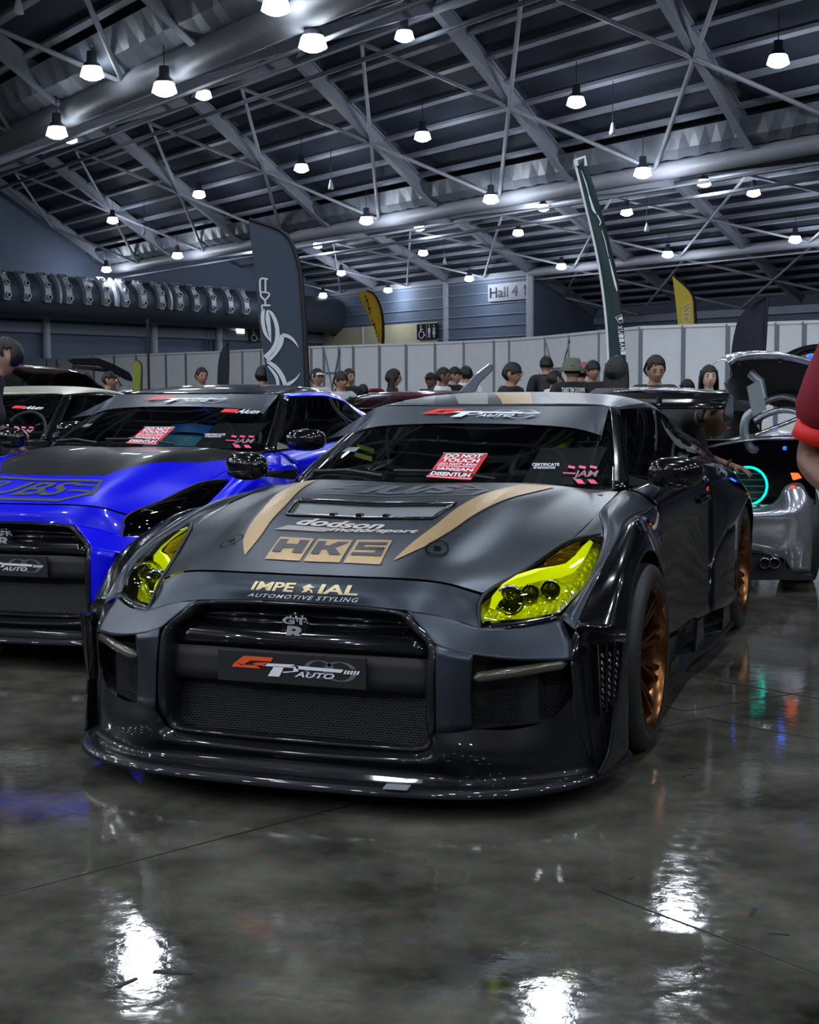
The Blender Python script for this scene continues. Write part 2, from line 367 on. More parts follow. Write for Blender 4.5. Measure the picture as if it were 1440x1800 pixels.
# ---- air duct with curved nozzle panels
DO=2.2
dcen=onL(300,536,DO); dz=dcen.z; dr=1.45
duct=empty('air_duct',(cor0-WL*40+nL*DO),0,'huge round grey ventilation duct along the left hall wall with curved nozzle panels','air duct')
def dl(o): o.parent=duct; o.matrix_parent_inverse=Matrix.Translation(-duct.location); return o
mb=MB()
pts=[Lw(95,dz,DO),Lw(1.8,dz,DO),Lw(.7,dz-.25,DO),Lw(.1,dz-1.0,DO),Lw(.0,dz-2.0,DO),Lw(.0,dz-4,DO)]
mb.tube(pts,[dr,dr,dr*.98,dr*.85,.7,.7],24); dl(mb.build('duct_pipe',mat('duct_sheet',(.06,.07,.095),.45,.2,noise=.2,nscale=.5)))
M_noz=mat('nozzle_panel',(.50,.53,.58),.4,.2); M_ring=mat('nozzle_ring',(.6,.62,.66),.3,.3)
def nozzle(px,wide=.5,plain=False):
    c=onL(px,512,DO+dr); s=-(c-cor0).dot(WL); 
    mb=MB(); nn=10; vs=[]
    for i in range(nn+1):
        a=math.radians(58-74*i/nn); rr=dr*1.12+.12
        for w in (-.5,.5): vs.append(Lw(s+w*wide,dz+math.sin(a)*rr,DO+math.cos(a)*rr))
    for i in range(nn+1):
        a=math.radians(58-74*i/nn); rr=dr*.95
        for w in (-.5,.5): vs.append(Lw(s+w*wide,dz+math.sin(a)*rr,DO+math.cos(a)*rr))
    k=2*(nn+1)
    fs=[(2*i,2*i+1,2*i+3,2*i+2) for i in range(nn)]+[(2*i,2*i+2,2*i+2+k,2*i+k) for i in range(nn)]+[(2*i+1,2*i+3,2*i+3+k,2*i+1+k) for i in range(nn)]+[(0,1,k+1,k),(k-2,k-1,2*k-1,2*k-2)]
    mb.add(vs,fs,0,False)
    o=dl(mb.build('nozzle_panel',M_noz))
    if plain: return
    for a in (44,20,-5):
        a=math.radians(a); rr=dr*1.12+.14; nv=(nL*math.cos(a)+Vector((0,0,math.sin(a)))); cc=Lw(s,dz,DO)+nv*rr
        q=nv.to_track_quat('Z','Y').to_matrix(); mb=MB(); mb.lathe([(.12,.14),(.17,.16),(.2,.1),(.2,-.02)],cc,n=14,M=q,m=1); mb.lathe([(.0,.02),(.15,.02)],cc,n=14,M=q,m=0)
        o2=mb.build('nozzle',[M_black,M_ring]); dl(o2)
for px in (8,43,80,117,151,183,217,248,280,312,341,371,401,429): nozzle(px)
for px in (102,203,297): nozzle(px,.22,True)

# ---- hall signs
def wallsign(name,label,cat,a,b,off,bgm,geos,mats,leftw=False,th=.12):
    """a,b = pixel corners (left top, right bottom) on the wall"""
    f=(lambda px,py: onL(px,py,off)) if leftw else (lambda px,py: atp(px,py,O2-nP*off*(1 if nP.y>0 else -1),nP))
    x0,y0=a;x1,y1=b; q=[f(x0,y1),f(x1,y1),f(x1,y0),f(x0,y0)]
    z0=(q[0].z+q[1].z)/2; z1=(q[2].z+q[3].z)/2; q[0].z=q[1].z=z0; q[2].z=q[3].z=z1; q[3].x,q[3].y=q[0].x,q[0].y; q[2].x,q[2].y=q[1].x,q[1].y
    n=(q[1]-q[0]).cross(Vector((0,0,1))).normalized(); 
    if (CAMP-q[0]).dot(n)<0: n=-n
    c=(q[0]+q[1])/2; c.z=z0
    root=tag(MB().prism([v-n*th for v in q],n*th).build(name,bgm,loc=c),label,cat)
    qm=quadmap(*[v+n*.02 for v in q]); fm=lambda u,v: qm(u,v)-c
    decal('symbol',geos,fm,mats,root,0)
    return root
arrow=[Pg([(.90,.2),(.93,.2),(.93,.7),(.90,.7)]),Pg([(.915,.85),(.86,.6),(.885,.56),(.915,.70)]),Pg([(.915,.85),(.915,.70),(.945,.56),(.97,.6)])]
wallsign('hall_sign','pale hall number sign with black lettering and up arrow high on the far wall','sign',(858,497),(930,528),.2,mat('sign_grey',(.42,.45,.5),.5),[T('Hall',(.05,.2,.50,.8),bold=.012),T('4',(.58,.2,.74,.8),bold=.012)]+arrow,[M_black])
def wheelchair(ox,w):
    g=[circ(ox+.42*w,.86,.07*w,10,0,.07)]
    g+=[band([(ox+.42*w,.78),(ox+.42*w,.48),(ox+.68*w,.48),(ox+.80*w,.22),(ox+.9*w,.26)],.07*w+.02),band([(ox+.42*w,.64),(ox+.66*w,.64)],.06),arc2(ox+.48*w,.32,.25*w,100,350,.06*w+.015,0,14,.25)]
    return g
def manfig(ox,w,skirt=False):
    g=[circ(ox+.5*w,.85,.13*w,10,0,.07),Pg([(ox+.2*w,.72),(ox+.8*w,.72),(ox+.8*w,.4),(ox+.2*w,.4)]),Pg([(ox+.3*w,.4),(ox+.47*w,.4),(ox+.47*w,.08),(ox+.3*w,.08)]),Pg([(ox+.53*w,.4),(ox+.7*w,.4),(ox+.7*w,.08),(ox+.53*w,.08)])]
    if skirt: g.append(Pg([(ox+.35*w,.72),(ox+.65*w,.72),(ox+.95*w,.3),(ox+.05*w,.3)]))
    return g
M_signblk=mat('sign_black',(.008,.01,.014),.4); M_signwht=mat('sign_white',(.85,.87,.9),.5)
wallsign('toilet_sign','black toilet sign with white wheelchair, man and woman symbols on the cream wall','sign',(733,569),(768,596),.3,M_signblk,wheelchair(.0,.5)+[Pg([(.49,.05),(.505,.05),(.505,.95),(.49,.95)])]+manfig(.53,.2)+manfig(.77,.2,True),[M_signwht])
wallsign('accessible_toilet_sign','dark square wheelchair sign on the left wall beside the tall flag','sign',(437,578),(457,601),.4,M_signblk,wheelchair(.05,.9),[M_signwht],True)
g=wallsign('exit_light','small lit white exit light on the left hall wall','light',(417,578),(430,586),.4,mat('exit_glow',(.8,.8,.8),.5,emit=(.9,.95,1),es=3),[Pg([(.1,.1),(.2,.1),(.2,.2)])],[M_signwht],True)

# ---- white exhibition partition
PP=[(1700,560),(1440,568),(1130,578),(935,597),(800,604),(550,612),(390,620),(160,628),(20,636),(-120,641)]
PQ=[at(*q,z=2.5) for q in PP]
part=empty('partition_wall',(PQ[4].x,PQ[4].y,0),0,'long white panelled exhibition partition with grey posts in front of the hall walls','partition')
def pl(o): o.parent=part; o.matrix_parent_inverse=Matrix.Translation(-part.location); return o
def onP(px):
    for (a,b),(A,B) in zip(zip(PP[:-1],PP[1:]),zip(PQ[:-1],PQ[1:])):
        if b[0]<=px<=a[0]:
            n=(B-A).cross(Vector((0,0,1))).normalized(); return atp(px,600,A,n)
posts=[1640,1560,1500,1414,1366,1280,1202,1127,1055,1002,960,897,870,817,766,715,668,622,597,570,548,505,460,427,390,327,292,240,201,165,130,100,82,40,0,-50,-110]
pp=[onP(p) for p in posts]
for i,(a,b) in enumerate(zip(pp[:-1],pp[1:])):
    mb=MB(); zt=2.5+(.06 if i in(9,10,23,24,29) else 0); mb.beam((a.x,a.y,zt/2),(b.x,b.y,zt/2),.04,zt); pl(mb.build('panel',M_pan))
for a in pp:
    mb=MB(); mb.box((a.x,a.y,1.27),(.09,.09,2.54)); pl(mb.build('post',M_alu))
mb=MB()
for a,b in zip(pp[:-1],pp[1:]): mb.beam((a.x,a.y,2.53),(b.x,b.y,2.53),.09,.06)
pl(mb.build('top_rail',M_white))
for i in (9,18,30):
    a,b=pp[i],pp[i+1]; d=(Vector((CAMP.x,CAMP.y,0))-a).normalized()*.08; d.z=0; mb=MB(); mb.tube([(a.x+d.x,a.y+d.y,.2),(b.x+d.x,b.y+d.y,2.4)],.022,6); mb.tube([(b.x+d.x,b.y+d.y,.2),(a.x+d.x,a.y+d.y,2.4)],.022,6); mb.tube([(a.x+d.x,a.y+d.y,1.75),(b.x+d.x,b.y+d.y,1.75)],.02,6); pl(mb.build('brace',M_alu))

# ---- high bay lamps
def lampmesh():
    root=empty('high_bay_lamp',(0,0,0))
    mb=MB(); mb.lathe([(.03,.62),(.12,.60),(.13,.36),(.20,.30),(.28,.0),(.29,-.02)],(0,0,0),n=16); mb.build('housing',mat('lamp_housing',(.12,.13,.16),.4,.5),root)
    mb=MB(); mb.lathe([(0,-.10),(.12,-.095),(.21,-.06),(.27,-.005)],(0,0,0),n=16); mb.lathe([(.285,-.02),(.30,-.01),(.24,.20),(.16,.30)],(0,0,0),n=16); mb.build('lens',mat('lamp_lens',(.9,.9,.9),.4,emit=(.80,.90,1.0),es=LAMP_E),root)
    mb=MB(); mb.tube([(0,0,.6),(0,0,1.3)],.012,5); mb.build('hanger_rod',M_black,root)
    ld=bpy.data.lights.new('lamp_light','SPOT'); ld.energy=LAMP_W*4; ld.color=(.82,.90,1.0); ld.spot_size=math.radians(168); ld.spot_blend=.3; ld.shadow_soft_size=.27
    lo=bpy.data.objects.new('bulb',ld); COL.objects.link(lo); lo.parent=root; lo.location=(0,0,-.14)
    return root
LP=lampmesh(); used=[False]; NEARL=[c for c in LP.children if c.type=='LIGHT'][0].data
FARL=bpy.data.lights.new('far_lamp_light','POINT'); FARL.energy=LAMP_W*1.8; FARL.color=(.78,.86,1.0); FARL.shadow_soft_size=.27
DIML=bpy.data.lights.new('dim_lamp_light','SPOT'); DIML.energy=LAMP_W*1.2; DIML.color=(.82,.90,1.0); DIML.spot_size=math.radians(150); DIML.spot_blend=.5; DIML.shadow_soft_size=.27
def lamp(pos,label,far=False):
    global LP
    o=LP if not used[0] else copy_tree(LP); used[0]=True; o.location=pos; o.scale=(1.15,)*3; tag(o,label,'ceiling lamp','high bay lamps hanging from the roof')
    for c in o.children:
        if c.type=='LIGHT': c.data = FARL if far is True else DIML if far=='dim' else NEARL
n1=PV.cross(r1).normalized(); n2=PV.cross(r2).normalized()
hang=Vector((0,0,-1.2))
for px,py in [(485,18),(162,134)]: lamp(atp(px,py,O0+hang*.6,n1),'bright lamp hanging above the nearest thick roof pipe','dim')
for px,py in [(550,83),(289,162),(100,238)]: lamp(at(px,py,z=9.35),'bright bell lamp hanging close beside the nearest thick roof pipe','dim')
for px,py in [(358,171),(124,248),(711,68)]: lamp(atp(px,py,R1+Vector((0,0,-1.2)),Vector((0,0,1))),'bright bell lamp hanging near the roof ridge below the nearest thick pipe','dim')
for px,py in [(743,244),(530,299),(350,345),(198,390),(69,437),(1013,184),(1368,112),(312,452),(187,476),(863,354),(644,391),(1130,308)]: lamp(atp(px,py,O1+hang,n1),'bell lamp hanging under the middle roof slope',True)
for px,py in [(558,434),(600,482),(682,512),(568,521),(737,403),(744,447),(955,368),(911,412),(1102,376),(1238,325),(1325,342),(825,492),(987,471),(1174,450),(1398,424),(386,465),(411,461),(463,424),(484,509),(290,487),(82,490)]: lamp(atp(px,py,O2+hang*.7,n2),'small distant bell lamp hanging under the far roof slope',True)
# the same rows go on over and behind the camera
for i in range(8):
    for j in range(7):
        if j==6 and 2<=i<=6: continue
        p=Vector((-35+7.5*i,-24+6.2*j+(i%2)*2,10.8)); lamp(p,'bell lamp of the rows hanging over the show cars, above the picture')
for px,py in ((250,1700),(1190,1660),(965,1795)):
    g=at(px,py,z=0); d=(g-CAMP).normalized(); lamp(g+Vector((d.x,d.y,-d.z))*(10.2/-d.z),'bell lamp of the rows hanging over the show cars, above the picture')
# sensors hanging on wires
sp=None
for px,py,O,n in [(33,25,O0,n1),(582,333,O1,n1),(254,414,O1,n1),(1077,238,O1,n1),(1137,407,O2,n2),(782,465,O2,n2)]:
    q=atp(px,py,O+Vector((0,0,-1.6)),n)
    if sp is None:
        sp=empty('hanging_sensor',q); mb=MB(); mb.lathe([(.0,.0),(.13,.01),(.12,.12),(.05,.42),(.02,.46)],(0,0,0),n=10); mb.build('cone',M_white,sp); mb=MB(); mb.tube([(0,0,.4),(0,0,1.9)],.015,5); mb.build('wire',M_black,sp); o=sp
    else: o=copy_tree(sp,loc=q)
    tag(o,'small white cone hanging on a wire from the roof','ceiling fitting','white cones hanging on wires from the roof')
# ================================================================= THE CARS
M_satin=mat('satin_grey_wrap',(.048,.057,.073),.32,.7,noise=.04,nscale=30)
M_gloss=mat('gloss_black_paint',(.003,.003,.004),.18,0,1.0,spec=.2)
M_carb=mat('carbon_gloss',(.007,.008,.010),.35,.0,.7,spec=.2)
M_blue=mat('blue_paint',(.0,.0,.80),.30,.0,.55,noise=.06,nscale=60,spec=.25)
M_bodydk=mat('underbody',(.004,.004,.005),.7)
M_rubber=mat('tyre_rubber',(.012,.012,.013),.55,bump=.1,nscale=60)
M_bronze=mat('bronze_rim',(.20,.085,.03),.25,.95)
M_rimblk=mat('black_rim',(.03,.03,.035),.25,.8)
M_disc=mat('brake_steel',(.25,.25,.26),.3,.9)
M_chrome=mat('chrome',(.7,.72,.75),.12,1.0)
M_dkchrome=mat('dark_chrome',(.14,.14,.15),.18,1.0)
M_gold=mat('gold_vinyl',(.44,.29,.135),.38,.45,noise=.1,nscale=60)
M_goldl=mat('pale_gold_vinyl',(.85,.70,.40),.4,.2)
M_silv=mat('silver_vinyl',(.30,.29,.28),.4,.4)
M_greyv=mat('grey_vinyl',(.16,.16,.19),.4,.2)
M_ghost=mat('ghost_vinyl',(.20,.22,.25),.30,.7)
M_ora=mat('orange_vinyl',(.85,.10,.02),.45)
M_red=mat('red_vinyl',(.80,.02,.02),.45)
M_wv=mat('white_vinyl',(.85,.87,.9),.45)
M_stred=mat('red_sign',(.62,.008,.02),.5)
M_pink=mat('pink_vinyl',(.95,.10,.22),.5)
M_banner=mat('sunstrip_vinyl',(.045,.055,.075),.4,.3)
M_glass=glassmat('windscreen_glass',(.74,.82,.80),ior=1.45)
M_sglass=glassmat('side_glass',(.30,.34,.35),ior=1.55)
M_lensy=glassmat('yellow_lens',(.80,.86,.03),(1,1,.75),1.5)
M_lensk=glassmat('smoked_lens',(.06,.06,.07),(1,1,1),1.5)
M_yel=mat('yellow_light_strip',(.75,.78,.01),.35,emit=(.70,.78,.0),es=.55)
M_yin=mat('headlight_reflector',(.95,.95,.8),.18,.5,bump=1.0,nscale=45)
M_amb=mat('amber_reflector',(.55,.30,.03),.2,.9,bump=.8,nscale=40)
M_dkin=mat('headlight_inner',(.02,.02,.02),.3,.5,bump=.6,nscale=40)
M_seat=mat('seat_cloth',(.010,.010,.012),.8); M_lime=mat('lime_fabric',(.42,.58,.04),.7); M_ltgrn=mat('lime_belt',(.55,.62,.10),.7)
M_dash=mat('dash_plastic',(.008,.008,.009),.6)
M_grille=meshmat('grille_mesh',(.022,.022,.025),34)
M_hoodmesh=meshmat('hood_mesh_net',(.45,.48,.50),44,.6)
M_tealsilk=mat('dash_mat_blue',(.02,.16,.24),.5); M_bluecl=mat('blue_fold',(.01,.07,.28),.4)

def bvh(o):
    me=o.data; return BVHTree.FromPolygons([v.co.copy() for v in me.vertices],[tuple(p.vertices) for p in me.polygons])
HOOD=[
 [(0,-.893,.704),(.18,-.889,.704),(.34,-.874,.702),(.46,-.842,.690),(.567,-.785,.654)],
 [(0,-.70,.762),(.2,-.69,.768),(.37,-.665,.768),(.50,-.60,.735),(.645,-.55,.703)],
 [(0,-.42,.838),(.2,-.41,.845),(.39,-.38,.850),(.55,-.33,.805),(.722,-.29,.772)],
 [(0,-.15,.895),(.2,-.14,.903),(.42,-.10,.905),(.58,.0,.860),(.745,.06,.838)],
 [(0,.12,.928),(.2,.15,.932),(.44,.24,.928),(.61,.36,.900),(.738,.42,.884)],
 [(0,.16,.925),(.21,.19,.928),(.46,.30,.922),(.62,.44,.900),(.725,.53,.886)]]
NOSE=[
 [(0,-.897,.698),(.18,-.893,.698),(.34,-.878,.696),(.46,-.848,.684),(.562,-.795,.648)],
 [(0,-.927,.662),(.18,-.924,.661),(.34,-.905,.657),(.47,-.872,.640),(.575,-.822,.612)],
 [(0,-.938,.620),(.18,-.934,.619),(.362,-.925,.609),(.47,-.895,.590),(.586,-.868,.556)]]
CHEEK=[
 [(.362,-.925,.609),(.47,-.895,.590),(.586,-.868,.556),(.69,-.80,.556),(.80,-.70,.570)],
 [(.420,-.950,.565),(.50,-.93,.545),(.60,-.895,.520),(.71,-.825,.508),(.835,-.725,.510)],
 [(.477,-.977,.515),(.54,-.963,.495),(.62,-.925,.478),(.72,-.862,.462),(.850,-.762,.452)]]
PILLAR=[[(.477,-.977,.515),(.51,-.972,.506),(.545,-.962,.495),(.585,-.945,.487)],
 [(.481,-.993,.40),(.515,-.985,.395),(.55,-.965,.385),(.578,-.945,.38)],
 [(.485,-1.0,.25),(.52,-.99,.25),(.553,-.966,.25),(.583,-.946,.255)]]
LOWER=[
 [(0,-.945,.165),(.2,-.945,.167),(.38,-.955,.172),(.455,-.975,.19),(.487,-1.0,.25),(.583,-.946,.255),(.69,-.868,.245),(.79,-.80,.27),(.845,-.742,.33)],
 [(0,-.985,.140),(.2,-.983,.142),(.38,-.985,.148),(.47,-1.0,.16),(.52,-1.0,.185),(.60,-.965,.185),(.71,-.885,.175),(.81,-.80,.185),(.866,-.725,.22)],
 [(0,-.965,.112),(.2,-.965,.112),(.38,-.965,.112),(.48,-.965,.112),(.55,-.96,.112),(.64,-.925,.112),(.75,-.85,.112),(.84,-.77,.115),(.895,-.69,.12)],
 [(0,-.975,.086),(.2,-.973,.086),(.38,-.972,.086),(.50,-.970,.086),(.58,-.955,.086),(.67,-.92,.086),(.77,-.85,.086),(.86,-.77,.088),(.91,-.68,.09)]]
SPL=[(0,-1.125),(.2,-1.12),(.4,-1.105),(.57,-1.07),(.70,-1.015),(.80,-.935),(.88,-.83),(.93,-.70),(.962,-.55),(.975,-.42)]
WS=[[(0,.17,.925),(.24,.21,.925),(.47,.33,.918),(.62,.47,.903),(.684,.596,.892)],
 [(0,.50,1.035),(.23,.52,1.034),(.44,.60,1.027),(.585,.72,1.013),(.642,.80,1.003)],
 [(0,.86,1.135),(.22,.87,1.134),(.41,.91,1.128),(.535,.97,1.118),(.590,1.01,1.108)],
 [(0,1.19,1.208),(.22,1.185,1.210),(.38,1.185,1.211),(.49,1.188,1.210),(.543,1.194,1.208)]]
ROOF=[[(0,1.197,1.213),(.22,1.192,1.215),(.38,1.192,1.216),(.49,1.195,1.214),(.55,1.205,1.205)],
 [(0,1.42,1.250),(.25,1.42,1.248),(.40,1.43,1.242),(.50,1.44,1.232),(.565,1.46,1.215)],
 [(0,1.75,1.272),(.25,1.75,1.268),(.41,1.76,1.258),(.51,1.77,1.242),(.575,1.78,1.218)],
 [(0,2.15,1.255),(.25,2.15,1.250),(.40,2.15,1.238),(.50,2.15,1.220),(.570,2.15,1.190)],
 [(0,2.42,1.222),(.25,2.42,1.216),(.40,2.41,1.202),(.49,2.40,1.180),(.555,2.38,1.140)]]
RGLASS=[[(0,2.43,1.218),(.25,2.43,1.212),(.39,2.42,1.198),(.48,2.41,1.176),(.545,2.39,1.136)],
 [(0,2.80,1.13),(.25,2.80,1.125),(.40,2.79,1.11),(.52,2.77,1.08),(.60,2.74,1.04)],
 [(0,3.20,1.01),(.25,3.19,1.005),(.42,3.17,.995),(.57,3.13,.975),(.66,3.05,.955)]]
DECK=[[(0,3.2,1.008),(.3,3.19,1.003),(.5,3.16,.99),(.66,3.05,.955)],
 [(0,3.48,.99),(.35,3.47,.985),(.6,3.42,.97),(.748,3.26,.84)],
 [(0,3.72,.985),(.38,3.70,.98),(.62,3.60,.90),(.79,3.48,.74)]]
REAR=[[(0,3.72,.985),(.38,3.70,.98),(.62,3.60,.90),(.79,3.48,.74)],
 [(0,3.70,.80),(.4,3.69,.80),(.70,3.60,.74),(.86,3.44,.61)],
 [(0,3.78,.55),(.4,3.76,.55),(.74,3.66,.53),(.91,3.42,.46)],
 [(0,3.74,.22),(.4,3.72,.22),(.72,3.62,.22),(.90,3.38,.22)]]
RAIL=[[(.548,1.208,1.206),(.572,1.235,1.196)],[(.578,1.50,1.220),(.610,1.50,1.196)],[(.585,1.80,1.222),(.622,1.80,1.190)],[(.575,2.15,1.190),(.630,2.12,1.150)],[(.560,2.40,1.138),(.645,2.32,1.075)],[(.60,2.74,1.04),(.675,2.55,1.000)],[(.66,3.05,.955),(.735,2.88,.91)]]
APIL=[[(.684,.596,.892),(.712,.62,.890),(.742,.66,.886)],[(.642,.80,1.003),(.672,.83,1.0),(.69,.87,.99)],[(.590,1.01,1.108),(.618,1.04,1.102),(.632,1.07,1.092)],[(.543,1.194,1.208),(.568,1.225,1.200),(.580,1.25,1.190)]]
SIDEW=[[(.742,.66,.888),(.752,1.0,.900),(.758,1.4,.912),(.752,1.8,.928),(.735,2.2,.955)],
 [(.690,.87,.985),(.695,1.12,1.03),(.700,1.45,1.055),(.697,1.8,1.06),(.690,2.17,1.04)],
 [(.585,1.24,1.188),(.608,1.38,1.194),(.620,1.6,1.198),(.628,1.85,1.185),(.640,2.13,1.135)]]
QWIN=[[(.735,2.2,.955),(.735,2.5,.945),(.732,2.82,.925)],[(.690,2.17,1.04),(.69,2.37,1.02),(.70,2.57,.995)],[(.640,2.13,1.135),(.65,2.26,1.095),(.67,2.45,1.035)]]
FENT=[  # upper fender painted like the hood
 [(.792,-.69,.573),(.822,-.71,.558),(.845,-.715,.54)],
 [(.838,-.50,.668),(.852,-.49,.685),(.868,-.47,.690)],
 [(.812,-.15,.778),(.838,-.17,.785),(.868,-.19,.775)],
 [(.752,.07,.842),(.80,.05,.848),(.862,.03,.818)],
 [(.745,.42,.884),(.80,.40,.868),(.862,.34,.825)],
 [(.735,.60,.886),(.795,.62,.866),(.858,.66,.810)]]
FENL=[  # gloss over fender
 [(.845,-.715,.54),(.895,-.68,.53),(.945,-.64,.515),(.980,-.557,.500)],
 [(.868,-.47,.690),(.908,-.47,.690),(.945,-.46,.675),(.966,-.40,.635)],
 [(.868,-.19,.775),(.905,-.20,.778),(.938,-.21,.755),(.955,-.20,.708)],
 [(.862,.03,.818),(.900,.02,.815),(.935,.0,.775),(.952,-.02,.720)],
 [(.862,.34,.825),(.890,.26,.785),(.925,.20,.72),(.950,.17,.665)],
 [(.858,.66,.81),(.885,.52,.70),(.915,.42,.62),(.945,.33,.53)],
 [(.862,.78,.62),(.88,.64,.48),(.91,.50,.38),(.94,.42,.33)],
 [(.868,.82,.30),(.88,.70,.24),(.90,.56,.20),(.93,.46,.18)]]
DOOR=[
 [(.742,.63,.886),(.760,1.0,.898),(.768,1.4,.908),(.765,1.85,.925)],
 [(.825,.645,.850),(.832,1.0,.862),(.838,1.4,.872),(.842,1.85,.885)],
 [(.858,.66,.800),(.866,1.0,.80),(.872,1.4,.81),(.885,1.85,.825)],
 [(.858,.74,.62),(.862,1.0,.62),(.870,1.4,.63),(.895,1.85,.65)],
 [(.866,.80,.45),(.862,1.05,.44),(.872,1.4,.44),(.905,1.8,.46)],
 [(.868,.82,.25),(.870,1.05,.24),(.882,1.4,.24),(.915,1.75,.24)]]
RFEN=[
 [(.765,1.85,.925),(.755,2.2,.945),(.745,2.7,.930),(.735,2.9,.905),(.738,3.2,.855),(.79,3.48,.74)],
 [(.842,1.85,.885),(.845,2.2,.902),(.838,2.6,.885),(.835,2.95,.850),(.815,3.2,.795),(.82,3.46,.69)],
 [(.885,1.85,.825),(.898,2.2,.835),(.902,2.6,.815),(.903,2.95,.775),(.88,3.2,.71),(.86,3.44,.61)],
 [(.895,1.85,.65),(.925,2.15,.72),(.940,2.5,.735),(.948,2.85,.725),(.93,3.15,.65),(.89,3.42,.55)],
 [(.905,1.80,.46),(.935,2.1,.58),(.950,2.42,.61),(.958,2.80,.700),(.945,3.14,.58),(.91,3.42,.46)]]
RFENF=[[(.905,1.80,.46),(.935,2.1,.58),(.950,2.42,.61)],[(.912,1.77,.34),(.945,2.08,.40),(.955,2.36,.42)],[(.915,1.75,.24),(.945,2.1,.22),(.955,2.36,.22)]]
RFENR=[[(.945,3.14,.58),(.91,3.42,.46)],[(.93,3.20,.40),(.905,3.40,.36)],[(.91,3.22,.22),(.90,3.38,.22)]]
LENS=[
 [(.590,-.832,.574),(.650,-.800,.572),(.715,-.755,.580),(.779,-.692,.590)],
 [(.570,-.795,.640),(.670,-.750,.640),(.760,-.675,.640),(.810,-.610,.632)],
 [(.645,-.560,.703),(.715,-.565,.700),(.785,-.525,.690),(.834,-.480,.676)],
 [(.722,-.300,.772),(.760,-.320,.762),(.805,-.320,.750),(.835,-.320,.735)],
 [(.790,-.160,.782),(.797,-.160,.781),(.803,-.158,.780),(.810,-.156,.778)]]

def cut_hole(o, poly):
    bm=bmesh.new(); bm.from_mesh(o.data); n=len(poly); c=Vector((sum(p[0] for p in poly)/n,sum(p[1] for p in poly)/n,0))
    for i in range(n):
        a=Vector((*poly[i],0)); b=Vector((*poly[(i+1)%n],0)); d=b-a; no=Vector((-d.y,d.x,0)).normalized()
        bmesh.ops.bisect_plane(bm,geom=bm.verts[:]+bm.edges[:]+bm.faces[:],plane_co=a,plane_no=no,dist=1e-5)
    dele=[]
    for f in bm.faces:
        p=f.calc_center_median(); ins=True; s0=None
        for i in range(n):
            a=poly[i]; b=poly[(i+1)%n]; s=(b[0]-a[0])*(p.y-a[1])-(b[1]-a[1])*(p.x-a[0])
            if s0 is None: s0=s>0
            elif (s>0)!=s0: ins=False;break
        if ins: dele.append(f)
    bmesh.ops.delete(bm,geom=dele,context='FACES'); bm.to_mesh(o.data); bm.free()

def gtlogo():
    """the slanted GT AUTO mark in a unit box: 0 orange/red, 1 white, 2 grey"""
    g=[]
    g.append(([(.10,.92),(.335,.92),(.315,.74),(.155,.74)],[(0,1,2,3)],0))
    g.append(([(.10,.92),(.155,.74),(.085,.50),(.03,.62),(.0,.42)],[(0,1,2,3)],0))
    g.append(([(.03,.62),(.0,.42),(.24,.42),(.26,.54),(.09,.54)],[(0,1,2,3,4)],0))
    g.append(([(.24,.42),(.30,.70),(.20,.66),(.17,.60)],[(0,1,2,3)],0))
    g.append(([(.28,.66),(.255,.54),(.50,.54),(.50,.68)],[(0,1,2,3)],1)); g.append(([(.34,.56),(.42,.56),(.38,.12),(.29,.12)],[(0,1,2,3)],1))
    g.append(([(.44,.56),(.50,.64),(.49,.40),(.40,.34),(.42,.30),(.53,.40),(.53,.62)],[(0,1,2,6),(2,3,4,5,6)],1))
    g.append(([(.50,.64),(.52,.50),(.86,.46),(.88,.60)],[(0,1,2,3)],1))
    for i in range(5): x=.89+i*.024; g.append(([(x-.012,.42),(x+.004,.42),(x+.018,.58),(x+.002,.58)],[(0,1,2,3)],1))
    g.append(arc2(.69,.55,.10,-20,330,.035,2,18,.36)); g.append(arc2(.85,.50,.11,20,350,.04,2,20,.40))
    v,f,_=text2d('AUTO',bold=.02,shear=.35); g.append(([(.50+a*.31,.16+b*.24) for a,b in v],f,1))
    return g
def scale_geo(g,box):
    x0,y0,x1,y1=box; return [([(x0+a*(x1-x0),y0+b*(y1-y0)) for a,b in v],f,k) for v,f,k in g]

